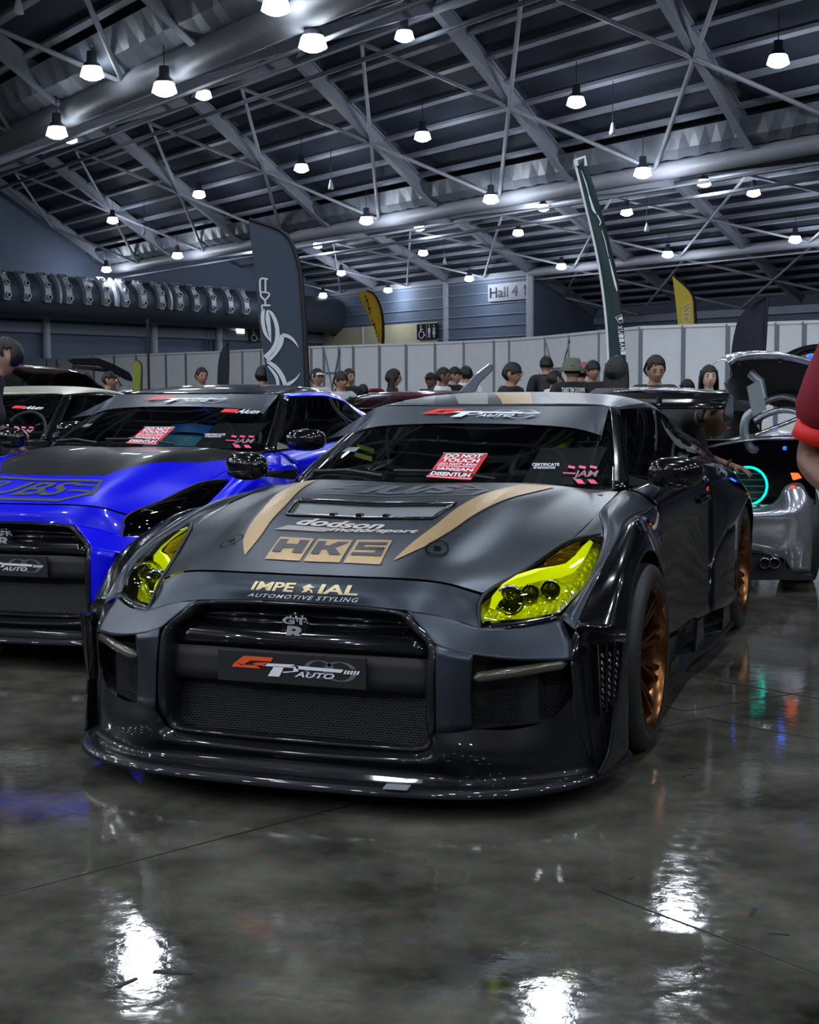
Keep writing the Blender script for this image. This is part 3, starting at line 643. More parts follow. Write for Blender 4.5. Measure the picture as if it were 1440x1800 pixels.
def gtr(name,label,st,loc,rz,group=None,dz=0.0):
    R=empty(name,(0,0,0),0,label,'car',group); main=st=='grey'
    P={'grey':M_satin,'blue':M_blue,'dark':mat('black_metallic',(.012,.012,.016),.2,.3,1)}[st]
    RF={'grey':M_satin,'blue':M_gloss,'dark':mat('champagne_roof',(.55,.52,.42),.35,.5)}[st]
    FL={'grey':M_gloss,'blue':M_blue,'dark':mat('dark_blue_paint',(.004,.006,.12),.15,.2,1)}[st]
    RL={'grey':M_satin,'blue':M_blue,'dark':M_gloss}[st]
    hm=[P,M_carb]
    hf=None
    if st=='blue': hf=lambda c:1 if (c.y> -.52+max(0,(abs(c.x)-.30))*1.9) else 0
    if st=='dark': hf=lambda c:0
    hood=patch('hood',HOOD,hm,R,18 if hf else 10,18 if hf else 9,True,matf=hf)
    nose=patch('front_bumper',NOSE,P,R,6,6,True)
    HB=bvh(hood); NB=bvh(nose)
    both('bumper_cheek',CHEEK,P,R,nu=6,nv=6,thick=.004); both('bumper_pillar',PILLAR,P,R,thick=.004)
    patch('lower_bumper',LOWER,M_carb,R,5,6,True)
    ws=patch('windshield',WS,M_glass,R,6,6,True); WB=bvh(ws)
    roof=patch('roof',ROOF,RF,R,6,5,True,thick=.004); RB=bvh(roof)
    patch('rear_window',RGLASS,M_sglass,R,4,4,True); patch('trunk_lid',DECK,M_gloss if main else FL,R,4,4,True); patch('rear_bumper',REAR,M_gloss if main else FL,R,4,4,True)
    both('roof_rail',RAIL,RL,R,thick=.004); both('pillar_trim',APIL,M_gloss,R,thick=.004)
    both('side_window',SIDEW,M_sglass,R); both('quarter_window',QWIN,M_sglass,R)
    both('fender_top',FENT,P,R,nu=6,nv=6,thick=.003)
    both('fender_corner',[[(.724,-.288,.773),(.768,-.22,.777),(.812,-.152,.779)],[(.736,-.11,.806),(.762,-.085,.809),(.786,-.055,.813)],[(.7465,.066,.8415),(.750,.069,.842),(.753,.072,.8425)]],P,R)
    both('front_fender',FENL,FL,R,nu=6,nv=6,thick=.004)
    ds=both('door',DOOR,FL,R,nu=6,nv=5,thick=.004)
    for sx,d in zip((1,-1),ds):
        mb=MB(); mb.tube([(sx*.885,1.56,.775),(sx*.905,1.60,.778),(sx*.905,1.72,.782),(sx*.89,1.76,.785)],.013,8); mb.build('door_handle',M_gloss,d)
    both('rear_fender',RFEN,FL,R,nu=5,nv=5,thick=.004); both('rear_fender_front',RFENF,FL,R,thick=.004); both('rear_fender_rear',RFENR,FL,R)
    # ---- splitter
    mb=MB(); full=[(-x,y) for x,y in SPL[::-1]]+SPL[1:]; C2=cr([Vector((x,y,0)) for x,y in full],4); n=len(C2)
    zt=.093; zb=.068; inn=[Vector((p.x*.93,min(-.35,p.y+.22),0)) for p in C2]
    vs=[p+Vector((0,0,zb+ (0.0))) for p in C2]+[p+Vector((0,0,zb+.018)) for p in C2]+[Vector((p.x*.985,p.y+.018,zt)) for p in C2]+[p+Vector((0,0,zt-.004)) for p in inn]+[p+Vector((0,0,zb)) for p in inn]
    fs=[(k*n+i,k*n+i+1,(k+1)*n+i+1,(k+1)*n+i) for k in range(4) for i in range(n-1)]
    mb.add(vs,fs,0,True); mb.build('splitter',M_carb,R)
    if main:
        mb=MB(); mb.box((.39,-1.09,.096),(.075,.05,.004),Matrix.Rotation(.12,3,'Z')); mb.build('tape_patch',mat('silver_tape',(.45,.47,.5),.35,.4),R)
    # ---- engine bay / cabin filler so nothing shows through
    mb=MB(); mb.box((0,1.3,.28),(1.5,4.2,.3)); mb.box((0,-.25,.42),(1.08,1.0,.42)); mb.box((0,2.9,.6),(1.3,1.3,.6)); mb.box((0,.2,.56),(1.30,.5,.40))
    mb.box((0,-.60,.36),(1.3,.18,.34)); mb.build('underbody',M_bodydk,R)
    # ---- grille
    if st!='dark':
        gx=[(.0,.618),(.18,.617),(.355,.607),(.405,.572),(.472,.512),(.476,.40),(.478,.27),(.468,.205),(.44,.180),(.30,.170),(0,.168)]
        yy=lambda x,z: -.935-.062*max(0,min(1,(.62-z)/.2))*(.9 if x>.3 else .75)+(.0 if z>.25 else .03)
        fullp=[Vector((x,yy(x,z),z)) for x,z in gx]+[Vector((-x,yy(x,z),z)) for x,z in gx[-2:0:-1]]
        loop=cr(fullp+[fullp[0]],5)[:-1]; ncol=len(loop); cen=Vector((0,0,.40)); vs=[]
        for k,(sc_,dy) in enumerate([(1.0,.0),(.975,-.012),(.94,.0),(.92,.05),(.915,.12)]):
            vs += [Vector((p.x*sc_,p.y+dy,.40+(p.z-.40)*(sc_ if k else 1))) for p in loop]
        mb=MB(); mb.add(vs,[(k*ncol+i,k*ncol+(i+1)%ncol,(k+1)*ncol+(i+1)%ncol,(k+1)*ncol+i) for k in range(4) for i in range(ncol)],0,True); mb.build('grille_surround',M_carb,R)
        rows=[[(0,-.925,.575),(.2,-.922,.575),(.36,-.90,.565)],[(0,-.915,.548),(.2,-.912,.548),(.40,-.885,.545)],[(0,-.955,.525),(.2,-.952,.525),(.44,-.925,.520)],[(0,-.972,.488),(.2,-.968,.488),(.455,-.935,.480)],[(0,-.955,.470),(.2,-.95,.470),(.455,-.92,.465)]]
        patch('upper_grille_bar',rows,M_gloss if main else M_gloss,R,4,5,True,thick=.004)
        rows=[[(0,-.965,.465),(.3,-.955,.465),(.45,-.93,.46)],[(0,-.975,.36),(.3,-.965,.36),(.455,-.94,.355)]]
        patch('crash_bar',rows,mat('plate_backing',(.008,.007,.008),.6),R,4,3,True,thick=.02)
        mb=MB(); mb.add([(-.46,-.86,.17),(.46,-.86,.17),(.46,-.86,.60),(-.46,-.86,.60)],[(0,1,2,3)]); mb.add([(-.455,-.93,.19),(.455,-.93,.19),(.46,-.885,.36),(-.46,-.885,.36)],[(0,1,2,3)],1); mb.build('grille_mesh',[M_black,M_grille],R)
        # number plate with club logo
        pm=MB(); pm.prism([(-.256,-.998,.364),(.256,-.998,.364),(.256,-.998,.466),(-.256,-.998,.466)],(0,.012,0)); pl_=pm.build('number_plate',mat('plate_black',(.012,.010,.011),.55),R,bevel=.003)
        pg=scale_geo(gtlogo(),(-.205,.38,.235,.455))
        decal('plate_logo_rings',[g for g in pg if g[2]==2],lambda u,v:Vector((u,-.9990,v)),[M_ora,M_wv,M_greyv],pl_,0)  # grey rings printed behind the plate lettering
        decal('plate_logo',[g for g in pg if g[2]!=2],lambda u,v:Vector((u,-1.0010,v)),[M_ora,M_wv,M_greyv],pl_,0)
        bd=MB(); bd.lathe([(0,.012),(.045,.012),(.05,.02)],(0,-.972,.538),'y',20); b1=bd.build('badge',M_gloss,R)
        decal('badge_lettering',[T('GT',(-.042,.552,.042,.575),bold=.03),T('R',(-.032,.505,.036,.547),bold=.04,shear=.1)],lambda u,v:Vector((u,-.964,v)),[mat('badge_silver',(.45,.46,.48),.35,.3)],b1,0)
    # ---- side recess with light bar
    for sx in (1,-1):
        mb=MB(); q=[(.578,-.944,.487),(.845,-.762,.452),(.848,-.742,.30),(.79,-.80,.262),(.583,-.946,.255)]
        q=[Vector((sx*a,b,c)) for a,b,c in q]; bk=[v+Vector((-sx*.03,.12,0)) for v in q]; n=5
        mb.add(q+bk,[(i,(i+1)%n,(i+1)%n+n,i+n) for i in range(n)]+[(5,6,7,8,9)]); fr=[v+Vector((-sx*.012,.05,0)) for v in q]
        z=.36; mb.add([fr[0].lerp(fr[4],.55),fr[1].lerp(fr[2],.55),fr[2],fr[3],fr[4]],[(0,1,2,3,4)],1); mb.build('bumper_recess',[M_black,M_grille],R)
        mb=MB(); a=Vector((sx*.585,-.935,.412)); b=Vector((sx*.83,-.755,.440)); mb.tube([a,a.lerp(b,.06)+Vector((0,-.012,.002)),a.lerp(b,.5)+Vector((0,-.020,0)),a.lerp(b,.94)+Vector((0,-.012,0)),b],[.006,.017,.018,.017,.006],8)
        mb.build('fog_light_bar',mat('fog_bar',(.10,.095,.07),.25,.4,.5),R)
        # side post and corner
        patch('bumper_corner',[[(sx*.845,-.762,.452),(sx*.862,-.74,.44),(sx*.872,-.715,.43)],[(sx*.850,-.748,.36),(sx*.868,-.726,.355),(sx*.880,-.70,.35)],[(sx*.845,-.742,.30),(sx*.872,-.718,.28),(sx*.890,-.69,.26)],[(sx*.866,-.725,.22),(sx*.885,-.705,.20),(sx*.90,-.675,.18)],[(sx*.895,-.69,.12),(sx*.905,-.675,.11),(sx*.915,-.655,.10)]],M_carb,R,4,4,thick=.004)
        patch('bumper_shoulder',[[(sx*.835,-.725,.510),(sx*.845,-.715,.53),(sx*.85,-.712,.54)],[(sx*.85,-.762,.452),(sx*.865,-.738,.46),(sx*.885,-.70,.47)]],M_gloss,R,4,3,thick=.004)
        # vented panel in front of the wheel
        mb=MB(); mb.add([Vector((sx*a,b,c)) for a,b,c in [(.868,-.715,.50),(.965,-.60,.495),(.945,-.62,.09),(.905,-.68,.09)]],[(0,1,2,3)])
        vp=mb.build('vent_panel',M_black,R)
        for k in range(4):
            t=.2+k*.22; a=Vector((sx*.868,-.715,.50)).lerp(Vector((sx*.965,-.60,.495)),t); b=Vector((sx*.895,-.69,.25)).lerp(Vector((sx*.955,-.62,.32)),t)
            mb=MB(); d=Vector((sx*.035,-.03,0)); mb.prism([a,a+d,b+d*.6,b],(0.0,.006,0)); mb.tube([a+d,b+d*.6],.004,6); mb.build('vent_fin',M_gloss,vp)
            if main and k>0:
                mb=MB(); a2=a.lerp(b,.12)+d*.5; b2=b.lerp(a,.02)+d*.3; mb.tube([a2.lerp(b2,i/40)+Vector((.004*math.cos(i*1.3),.004*math.sin(i*1.3),0)) for i in range(41)],.0028,5); mb.build('twisted_glint',M_chrome,vp)  # chrome coils drawn for the spring-like reflections between the fins
        # curved side fin
        pr=[[(.955,-.62,.500),(.968,-.59,.500),(.980,-.555,.500)],[(.957,-.64,.33),(.969,-.60,.33),(.977,-.535,.33)],[(.952,-.68,.17),(.966,-.60,.165),(.970,-.49,.15)],[(.925,-.73,.085),(.950,-.60,.088),(.962,-.44,.10)]]
        patch('side_fin',[[(sx*a,b,c) for a,b,c in r] for r in pr],M_carb,R,4,5,thick=.008)
        # mirror
        mb=MB(); mc=Vector((sx*.935,.60,.955))
        prof=[];N=20
        vs=[];rg=[(-.062,.30),(-.055,.62),(-.03,.90),(0,1),(.035,.97),(.055,.92),(.06,.80)]
        for dy,s_ in rg:
            for k in range(N):
                a=2*PI*k/N; ca,sa=math.cos(a),math.sin(a); ex=(abs(ca)**.75)*(1 if ca>0 else -1)*.105*s_; ez=(abs(sa)**.75)*(1 if sa>0 else -1)*(.066 if sa>0 else .058)*s_*(1-.18*(ca*sx>0)*abs(ca)*0)
                vs.append(mc+Vector((ex,dy+ex*sx*.25,ez)))
        mb.add(vs,[(i*N+k,i*N+(k+1)%N,(i+1)*N+(k+1)%N,(i+1)*N+k) for i in range(len(rg)-1) for k in range(N)]+[tuple(range(N)),tuple(range(6*N,7*N))],0,True)
        mir=mb.build('mirror',M_gloss,R); mb=MB(); mb.prism([(sx*.74,.66,.90),(sx*.86,.62,.915),(sx*.86,.62,.935),(sx*.73,.70,.94)],(0,.03,0)); mb.build('mirror_arm',M_gloss,mir)
        mb=MB(); mb.add([mc+Vector((-.08,.064-.02*sx,-.045)),mc+Vector((.08,.064+.02*sx,-.045)),mc+Vector((.08,.064+.02*sx,.045)),mc+Vector((-.08,.064-.02*sx,.045))],[(0,1,2,3)]); mb.build('mirror_glass',M_chrome,mir)
        # side skirt with upright blades
        sk=[(.93,.50),(.915,.9),(.905,1.3),(.93,1.55),(.94,1.8),(.945,2.1),(.95,2.32)]
        mb=MB(); C3=cr([Vector((sx*x,y,.085)) for x,y in sk],4); n=len(C3)
        mb.add(C3+[p+Vector((0,0,.022)) for p in C3]+[Vector((sx*.84,p.y,.13)) for p in C3]+[Vector((sx*.86,p.y,.26)) for p in C3],[(k*n+i,k*n+i+1,(k+1)*n+i+1,(k+1)*n+i) for k in range(3) for i in range(n-1)],0,True)
        skm=mb.build('side_skirt',M_carb,R)
        for y0,h,l in ((.62,.07,.32),(1.35,.13,.28),(2.0,.15,.3)):
            x0=.90 if y0<1.5 else .93; mb=MB(); mb.prism([(sx*x0,y0,.10),(sx*x0,y0+l,.10),(sx*(x0-.01),y0+l,.10+h),(sx*(x0-.01),y0+l*.45,.10+h)],(sx*.008,0,0)); mb.build('skirt_blade',M_gloss,skm)
        # headlight
        L=[[(sx*a,b,c) for a,b,c in r] for r in LENS]
        hl=patch('headlight',L,M_lensy if main else M_lensk,R,6,6)
        inL=[[Vector(p)+Vector((-sx*.02,.055,-.032)) for p in r] for r in L]
        patch('reflector',inL,M_yin if main else M_dkin,hl,6,6)
        LB=bvh(hl)
        def onl(px,py,off=.03):
            q=ray(px,py).normalized(); h=LB.ray_cast(CAMP,q)
            return (h[0]+q*off) if h[0] else None
        if sx==1: 
            strip=[onl(x,y,.022) for x,y in [(866,1068),(872,1052),(890,1034),(915,1019),(945,1010),(980,1005),(1002,998),(1018,982),(1030,964),(1040,951)]]
            strip=[s for s in strip if s]; ssz=[.018,.024,.03,.031,.030,.030,.030,.026,.022,.014]
            gtr.strip=[Vector(s) for s in strip]
            gtr.proj=[(onl(896,1055,.06),.040),(onl(932,1043,.055),.025),(onl(967,1037,.055),.027)]
            gtr.proj=[(p,r) for p,r in gtr.proj if p]
            gtr.amb=[onl(x,y,.032) for x,y in [(960,985),(992,962),(1022,950),(1010,980),(985,996),(955,998)]]; gtr.amb=[a for a in gtr.amb if a]
        fx=lambda p: Vector((abs(p.x)*sx,p.y,p.z))
        sp_=[fx(p) for p in gtr.strip]; w=[.018,.028,.036,.040,.042,.042,.040,.034,.026,.014][:len(sp_)]
        nrm=Vector((sx*.45,-.75,.5)).normalized(); mb=MB(); vs=[]
        for i,p in enumerate(sp_):
            d=(sp_[min(i+1,len(sp_)-1)]-sp_[max(i-1,0)]).normalized(); b_=d.cross(nrm).normalized()*w[i]*.5; vs += [p-b_,p+b_,p+b_-nrm*.008,p-b_-nrm*.008]
        n=len(sp_); mb.add(vs,[(4*i+k,4*i+(k+1)%4,4*i+4+(k+1)%4,4*i+4+k) for i in range(n-1) for k in range(4)]); 
        mb.build('light_strip',M_yel if main else M_dkchrome,hl)
        for p,r_ in gtr.proj:
            p=fx(p); M=Vector((sx*.25,-.95,.15)).normalized().to_track_quat('Z','Y').to_matrix(); mb=MB()
            mb.lathe([(r_*1.25,-.02),(r_*1.22,.01),(r_*1.02,.012),(r_,.002)],p,n=20,M=M,m=0); mb.lathe([(r_,.002),(r_*.85,.012),(r_*.5,.022),(0,.026)],p,n=20,M=M,m=1)
            mb.build('projector_lens',[M_chrome if main else M_dkchrome,mat('projector_glass',(.03,.03,.015),.05,.2,1)],hl)
        if main and len(gtr.amb)>3:
            mb=MB(); a_=[fx(p) for p in gtr.amb]; mb.prism(a_,-nrm*.006); mb.build('turn_signal',M_amb,hl)
        # dark recess frame under the lens
        fr=[[(.583,-.872,.548),(.69,-.808,.552),(.800,-.705,.568)],[(.590,-.836,.572),(.69,-.778,.576),(.790,-.690,.588)]]
        patch('headlight_frame',[[(sx*a,b,c) for a,b,c in r] for r in fr],M_gloss,hl,4,2,thick=.003)
        e=[(.583,-.872,.548),(.572,-.80,.645),(.640,-.575,.702),(.718,-.315,.772),(.800,-.148,.786)]
        mb=MB(); mb.tube(cr([Vector((sx*a,b,c)) for a,b,c in e],5),.006,6); mb.build('headlight_seal',M_black,hl)
        # wheels
        for yw in (0,2.78):
            wr=.335+(.005 if yw else 0); xo=sx*(.965 if yw==0 else .940); wd=-sx*.28
            mb=MB(); c=Vector((xo,yw,wr)); o_=sx
            mb.lathe([(.262,-o_*.30),(.30,-o_*.30),(wr-.012,-o_*.285),(wr,-o_*.26),(wr,-o_*.03),(wr-.006,-o_*.012),(wr-.02,0),(.30,.006*o_),(.272,.004*o_),(.262,-.004*o_)],c,'x',48)
            rim=MB(); rim.lathe([(.270,.0),(.264,.006*o_),(.252,.0),(.245,-.05*o_),(.235,-.14*o_),(.235,-.26*o_)],c,'x',48)
            for k in range(10):
                a=2*PI*k/10+.2
                for s_ in (-.09,.09):
                    p0=c+Vector((-.09*o_,.05*math.cos(a),.05*math.sin(a))); p1=c+Vector((-.035*o_,.248*math.cos(a+s_),.248*math.sin(a+s_))); rim.beam(p0,p1,.016,.03,Vector((1,0,0)))
            rim.lathe([(0,-.05*o_),(.045,-.055*o_),(.06,-.08*o_),(.06,-.12*o_)],c,'x',20)
            wo=rim.build('wheel',M_bronze if main else M_rimblk,R); mb.build('tyre',M_rubber,wo)
            db=MB(); db.lathe([(.06,-.15*o_),(.19,-.15*o_),(.19,-.17*o_)],c,'x',32); db.build('brake_disc',M_disc,wo)
    # ---- cabin
    mb=MB(); mb.add([(-.70,.34,.885),(.70,.34,.885),(.70,.85,.90),(-.70,.85,.90),(-.70,.95,.78),(.70,.95,.78)],[(0,1,2,3),(3,2,5,4)]); mb.prism([(-.66,.70,.90),(.66,.70,.90),(.66,.88,.90),(-.66,.88,.90)],(0,0,.03)); 
    mb.build('dashboard',M_dash,R)
    seats=[]
    for x in (-.37,.37):
        mb=MB(); prof=[(-.19,.55),(-.24,.75),(-.25,.92),(-.17,1.02),(-.11,1.10),(-.09,1.15),(.09,1.15),(.11,1.10),(.17,1.02),(.25,.92),(.24,.75),(.19,.55)]
        mb.prism([(x+a,1.42+(z-.55)*.25,z) for a,z in prof],(0,.09,0)); mb.box((x,1.2,.52),(.46,.5,.16))
        s_=mb.build('seat',M_seat,R,bevel=.02)
        if main:
            mb=MB(); mb.box((x,1.545,1.04),(.10,.005,.008)); mb.box((x,1.545,1.05),(.01,.005,.03)); mb.build('seat_emblem',M_white,s_)
    mb=MB(); cs=Vector((.33,.98,.93)); Mr=Vector((0,-.85,.5)).normalized().to_track_quat('Z','Y').to_matrix(); pts=[cs+Mr@Vector((.17*math.cos(2*PI*k/24),.17*math.sin(2*PI*k/24),0)) for k in range(25)]; mb.tube(pts,.014,8,caps=False); mb.beam(pts[0],pts[12],.03,.012); mb.beam(cs,pts[18],.03,.012); mb.build('steering_wheel',mat('wheel_leather',(.10,.11,.11),.5),R)
    if main:
        for sx in(1,-1):
            for k in (0,1):
                mb=MB(); p=Vector((sx*(.560-.008*k),.98-.05*k,1.045-.035*k)) if sx>0 else Vector((-.565+.01*k,.98-.05*k,1.045-.035*k)); mb.prism([p,p+Vector((-sx*.075,.02,-.022)),p+Vector((-sx*.075,.02,-.042)),p+Vector((0,0,-.02))],(0,.004,0)); mb.build('lime_belt',M_ltgrn,R)
        mb=MB(); mb.lathe([(0,-.035),(.03,-.02),(.036,.0),(.028,.025),(0,.036)],(.385,.70,.955),n=12); mb.lathe([(0,-.035),(.038,-.02),(.045,.0),(.034,.025),(0,.034)],(.385,.69,.925),n=12); mb.build('green_plush',M_lime,R)
        mb=MB(); G=netsurf([[(.32,.93,.93),(.36,.9,.94),(.40,.93,.93)],[(.325,.99,1.02),(.37,.96,1.03),(.40,.99,1.02)],[(.40,1.02,1.075),(.415,1.02,1.078),(.43,1.02,1.075)]],4,4); gridmb(G).build('lime_headrest',M_lime,R)
    if st=='blue':
        mb=MB(); G=netsurf([[(-.05,.55,.915),(.2,.50,.925),(.45,.58,.915)],[(0,.65,.99),(.22,.62,1.01),(.40,.68,.985)],[(.05,.78,.93),(.22,.76,.94),(.40,.78,.92)]],6,6); gridmb(G).build('dashboard_cover',M_tealsilk,R)
        mb=MB(); G=netsurf([[(.06,.60,.985),(.22,.56,1.0),(.40,.62,.98)],[(.10,.66,1.04),(.22,.64,1.05),(.36,.68,1.03)],[(.10,.74,1.0),(.22,.73,1.0),(.36,.74,.99)]],5,5); gridmb(G).build('folded_cloth',M_bluecl,R)
    mb=MB(); mb.tube([(-.52,1.75,.6),(-.50,1.72,1.18),(.50,1.72,1.18),(.52,1.75,.6)],.02,8); mb.tube([(-.5,1.74,.7),(.5,1.72,1.17)],.02,8); mb.build('roll_cage',mat('cage_paint',(.10,.13,.13),.4),R)
    mb=MB(); mb.box((0,2.2,.62),(1.3,.9,.5)); mb.build('rear_shelf',M_dash,R)
    # ---- wipers
    mb=MB(); wp=lambda p,o=.012:(WB.ray_cast(Vector((p[0],p[1]-1,p[2]+2)),Vector((0,1,-2)).normalized())[0] or Vector(p))+Vector((0,-.006,o))
    for a,b in (((-.15,.23,.93),(-.55,.46,.95)),((.30,.26,.93),(-.12,.27,.96))):
        A_=wp(a);B_=wp(b); mb.tube([A_,A_.lerp(B_,.5)+Vector((0,0,.014)),B_],.007,6)
    mb.build('wipers',M_black,R)
    # ---- sunstrip and stickers on the glass
    def onws(x,s): # s along height 0..1 measured on the surface by casting along the normal direction
        y=.17+(1.19-.17)*s; return None
    def wsq(x,z,off=.004):
        o=Vector((x,-1.5,z)); h=WB.ray_cast(o,Vector((0,1,0)))
        return (h[0]+Vector((0,-off,off*1.2))) if h[0] else Vector((x,.2+(z-.92)*3.4,z))
    bn=[]; zb0=1.108
    top=[(.545,1.2065),(.40,1.2095),(.2,1.2085),(0,1.2065),(-.2,1.2085),(-.40,1.2095),(-.545,1.2065)]
    bot=[(-.608,1.075),(-.46,1.118),(-.25,1.134),(0,1.138),(.25,1.134),(.46,1.118),(.608,1.075)]
    G=[]; 
    for (tx,tz),(bx,bz) in zip(top,bot[::-1]): G.append([Vector((bx,0,bz)).lerp(Vector((tx,0,tz)),k/6) for k in range(7)])
    G=[[wsq(p.x,min(p.z,1.2075)) for p in r] for r in [cr(g,1) for g in zip(*[cr(list(c),4) for c in zip(*G)])]]
    sb=gridmb(G).build('sunstrip',M_banner,R) if st!='dark' else R
    lg=scale_geo(gtlogo(),(-.265,1.152,.275,1.194)); lm=[M_red,M_wv,mat('lilac_vinyl',(.30,.31,.42),.4)]
    if st!='dark': decal('sunstrip_logo_rings',[g for g in lg if g[2]==2],lambda u,v:wsq(u,v,.007),lm,sb,.05)  # lilac rings printed behind the sunstrip mark
    if st!='dark': decal('sunstrip_logo',[g for g in lg if g[2]!=2],lambda u,v:wsq(u,v,.010),lm,sb,.05)
    # red do-not-touch card and other stickers: corners measured on the glass
    def wmap(a,b,c,d,off=.006):
        qm=quadmap(a,b,c,d); 
        return lambda u,v:(lambda p:wsq(p.x,p.z,off))(qm(u,v))
    gcast=lambda px,py:(lambda h:h[0] if h[0] else None)(WB.ray_cast(CAMP,ray(px,py).normalized()))
    if main:
        gtr.card=[gcast(*p) for p in ((751,843),(829,848),(859,803),(781,802))]; gtr.cert=[gcast(*p) for p in ((936,826),(984,826),(984,816),(936,816))]
        gtr.jam=[gcast(*p) for p in ((990,852),(1056,852),(1060,815),(990,815))]; gtr.slip=[gcast(*p) for p in ((600,792),(624,792),(633,784),(612,784))]
    K=gtr.card
    if all(K) and st!='dark':
        cm=decal('warning_card',[Pg([(0,0),(1,0),(1,1),(0,1)])],wmap(*K,off=.008),[M_stred],R,.03)
        tx=[T('DO NOT',(.10,.80,.93,.96),bold=.03),T('TOUCH',(.10,.62,.93,.78),bold=.03),T('DO NOT LEAN',(.10,.50,.93,.585),bold=.03),Pg([(.07,.44),(.93,.44),(.93,.465),(.07,.465)]),T('JANGAN',(.10,.24,.93,.40),bold=.03),T('DISENTUH',(.06,.06,.94,.21),bold=.03)]
        tx+=[Pg([(0,0),(1,0),(1,.02),(0,.02)]),Pg([(0,.98),(1,.98),(1,1),(0,1)])]
        decal('card_text',tx,wmap(*K,off=.012),[M_wv],cm,.04)
    K=gtr.cert
    if all(K) and st!='dark':
        c0=K[0]; big=[K[0]+Vector((-.01,0,-.05)),K[1]+Vector((.12,0,-.05)),K[2]+Vector((.12,0,.06)),K[3]+Vector((-.01,0,.06))]
        cp=decal('certificate_sheet',[Pg([(0,0),(1,0),(1,1),(0,1)])],wmap(*big,off=-.003),[mat('black_paper',(.015,.012,.015),.6)],R,.1)
        decal('certificate_text',[T('CERTIFICATE',(0,.5,1,1),bold=.02),T('OF PARTICIPATION',(.05,0,.85,.38),bold=.02)],wmap(*K,off=.004),[M_wv],cp,0)
    K=gtr.jam
    if all(K):
        j=[Pg([(.0+i*.28+.15,.86),(.18+i*.28+.15,.80),(.16+i*.28+.15,.68),(.02+i*.28+.12,.74)]) for i in range(3)]+[Pg([(.30,.22),(.50,.20),(.62,-.02),(.42,.0)]),Pg([(.66,.2),(.84,.18),(.95,-.02),(.76,0)]),Pg([(0,.52),(.35,.50),(.33,.44),(0,.47)])]
        cm=decal('club_sticker',[(v,f,0) for v,f,_ in j]+[T('JAM',(.28,.22,.94,.62),1,shear=.25,bold=.02)],wmap(*K,off=.005),[M_pink,mat('dark_pink_vinyl',(.35,.16,.20),.5)],R,.1)
    if st!='grey':
        a=Vector((.44,0,1.135)); wm=lambda u,v: wsq(.42+u*.11,1.098-u*.006+v*.022,.006)
        s2=decal('badge_sticker',[Pg([(-.75,.1),(0,.1),(0,.9),(-.75,.9)],0),T('Alutn',(.0,0,1,1),1,bold=.02,shear=.3)],wm,[M_red,M_wv],R,.3)
    K=gtr.slip
    if all(K) and st!='dark': decal('paper_slip',[Pg([(0,0),(1,0),(1,1),(0,1)])],wmap(*K,off=-.004),[M_white],R,.1)
    # ---- livery
    def hq(x,y,off=.003):
        h=HB.ray_cast(Vector((x,y,2)),Vector((0,0,-1))); return (h[0]+Vector((0,0,off))) if h[0] else Vector((x,y,.8))
    def hcast(px,py):
        h=HB.ray_cast(CAMP,ray(px,py).normalized()); return h[0]
    if main:
        rs=[(691,987),(712,966),(735,947),(765,925),(805,893),(850,870),(885,860),(915,853)]; ro=[(694,986),(720,974),(745,963),(775,945),(800,930),(830,908),(872,886),(930,868),(976,857)]
        I=[hcast(*p) for p in rs]; O_=[hcast(*p) for p in ro]; I=[p for p in I if p]; O_=[p for p in O_ if p]
        def resamp(L,n):
            out=[]; d=[0]
            for a,b in zip(L[:-1],L[1:]): d.append(d[-1]+(b-a).length)
            for k in range(n+1):
                t=d[-1]*k/n; i=max(j for j in range(len(d)) if d[j]<=t+1e-9); i=min(i,len(L)-2); u=(t-d[i])/(d[i+1]-d[i]); out.append(L[i].lerp(L[i+1],u))
            return out
        I=resamp(I,16); O_=resamp(O_,16)
        for sx in (1,-1):
            vs=[(sx*p.x,p.y) for p in I]+[(sx*p.x,p.y) for p in O_]; n=17
            decal('hood_stripe',[(vs,[(i,i+1,n+i+1,n+i) for i in range(16)],0)],lambda u,v:hq(u,v),[M_gold],hood,.04)
        def hmap(c,off=.003):
            q=[hcast(*p) for p in c]; qm=quadmap(*q); return lambda u,v:(lambda p:hq(p.x,p.y,off))(qm(u,v))
        hm_=hmap(((465,984),(668,994),(690,951),(493,945)))
        # three gold letter blocks with the letters left open: drawn as gold pieces round them
        def frame(x0,x1,letter):
            w=x1-x0; X=lambda u:x0+u*w; g=[]
            r=lambda a,b,c,d,k=0: g.append(Pg([(X(a),b),(X(c),b),(X(c),d),(X(a),d)],k))
            r(0,0,1,1,0); 
            if letter=='H': L_=[[(.06,.30),(.32,.30),(.32,.88),(.06,.88)],[(.64,.30),(.92,.30),(.92,.88),(.64,.88)],[(.32,.50),(.64,.50),(.64,.68),(.32,.68)]]
            elif letter=='K': L_=[[(.06,.30),(.30,.30),(.30,.88),(.06,.88)],[(.30,.52),(.42,.52),(.42,.70),(.30,.70)],[(.36,.62),(.60,.30),(.92,.30),(.58,.66)],[(.36,.62),(.58,.56),(.95,.88),(.62,.88)]]
            else: L_=[[(.08,.30),(.92,.30),(.92,.42),(.08,.42)],[(.70,.42),(.92,.42),(.92,.66),(.70,.66)],[(.10,.54),(.92,.54),(.92,.66),(.10,.66)],[(.10,.66),(.32,.66),(.32,.76),(.10,.76)],[(.10,.76),(.92,.76),(.92,.88),(.10,.88)]]
            return g,[Pg([(X(u)+.0,v) for u,v in l],0) for l in L_]
        gs=[];ls=[]
        for x0,x1,c in ((0,.31,'H'),(.345,.655,'K'),(.69,1.0,'S')):
            a,b=frame(x0,x1,c); gs+=a; ls+=b
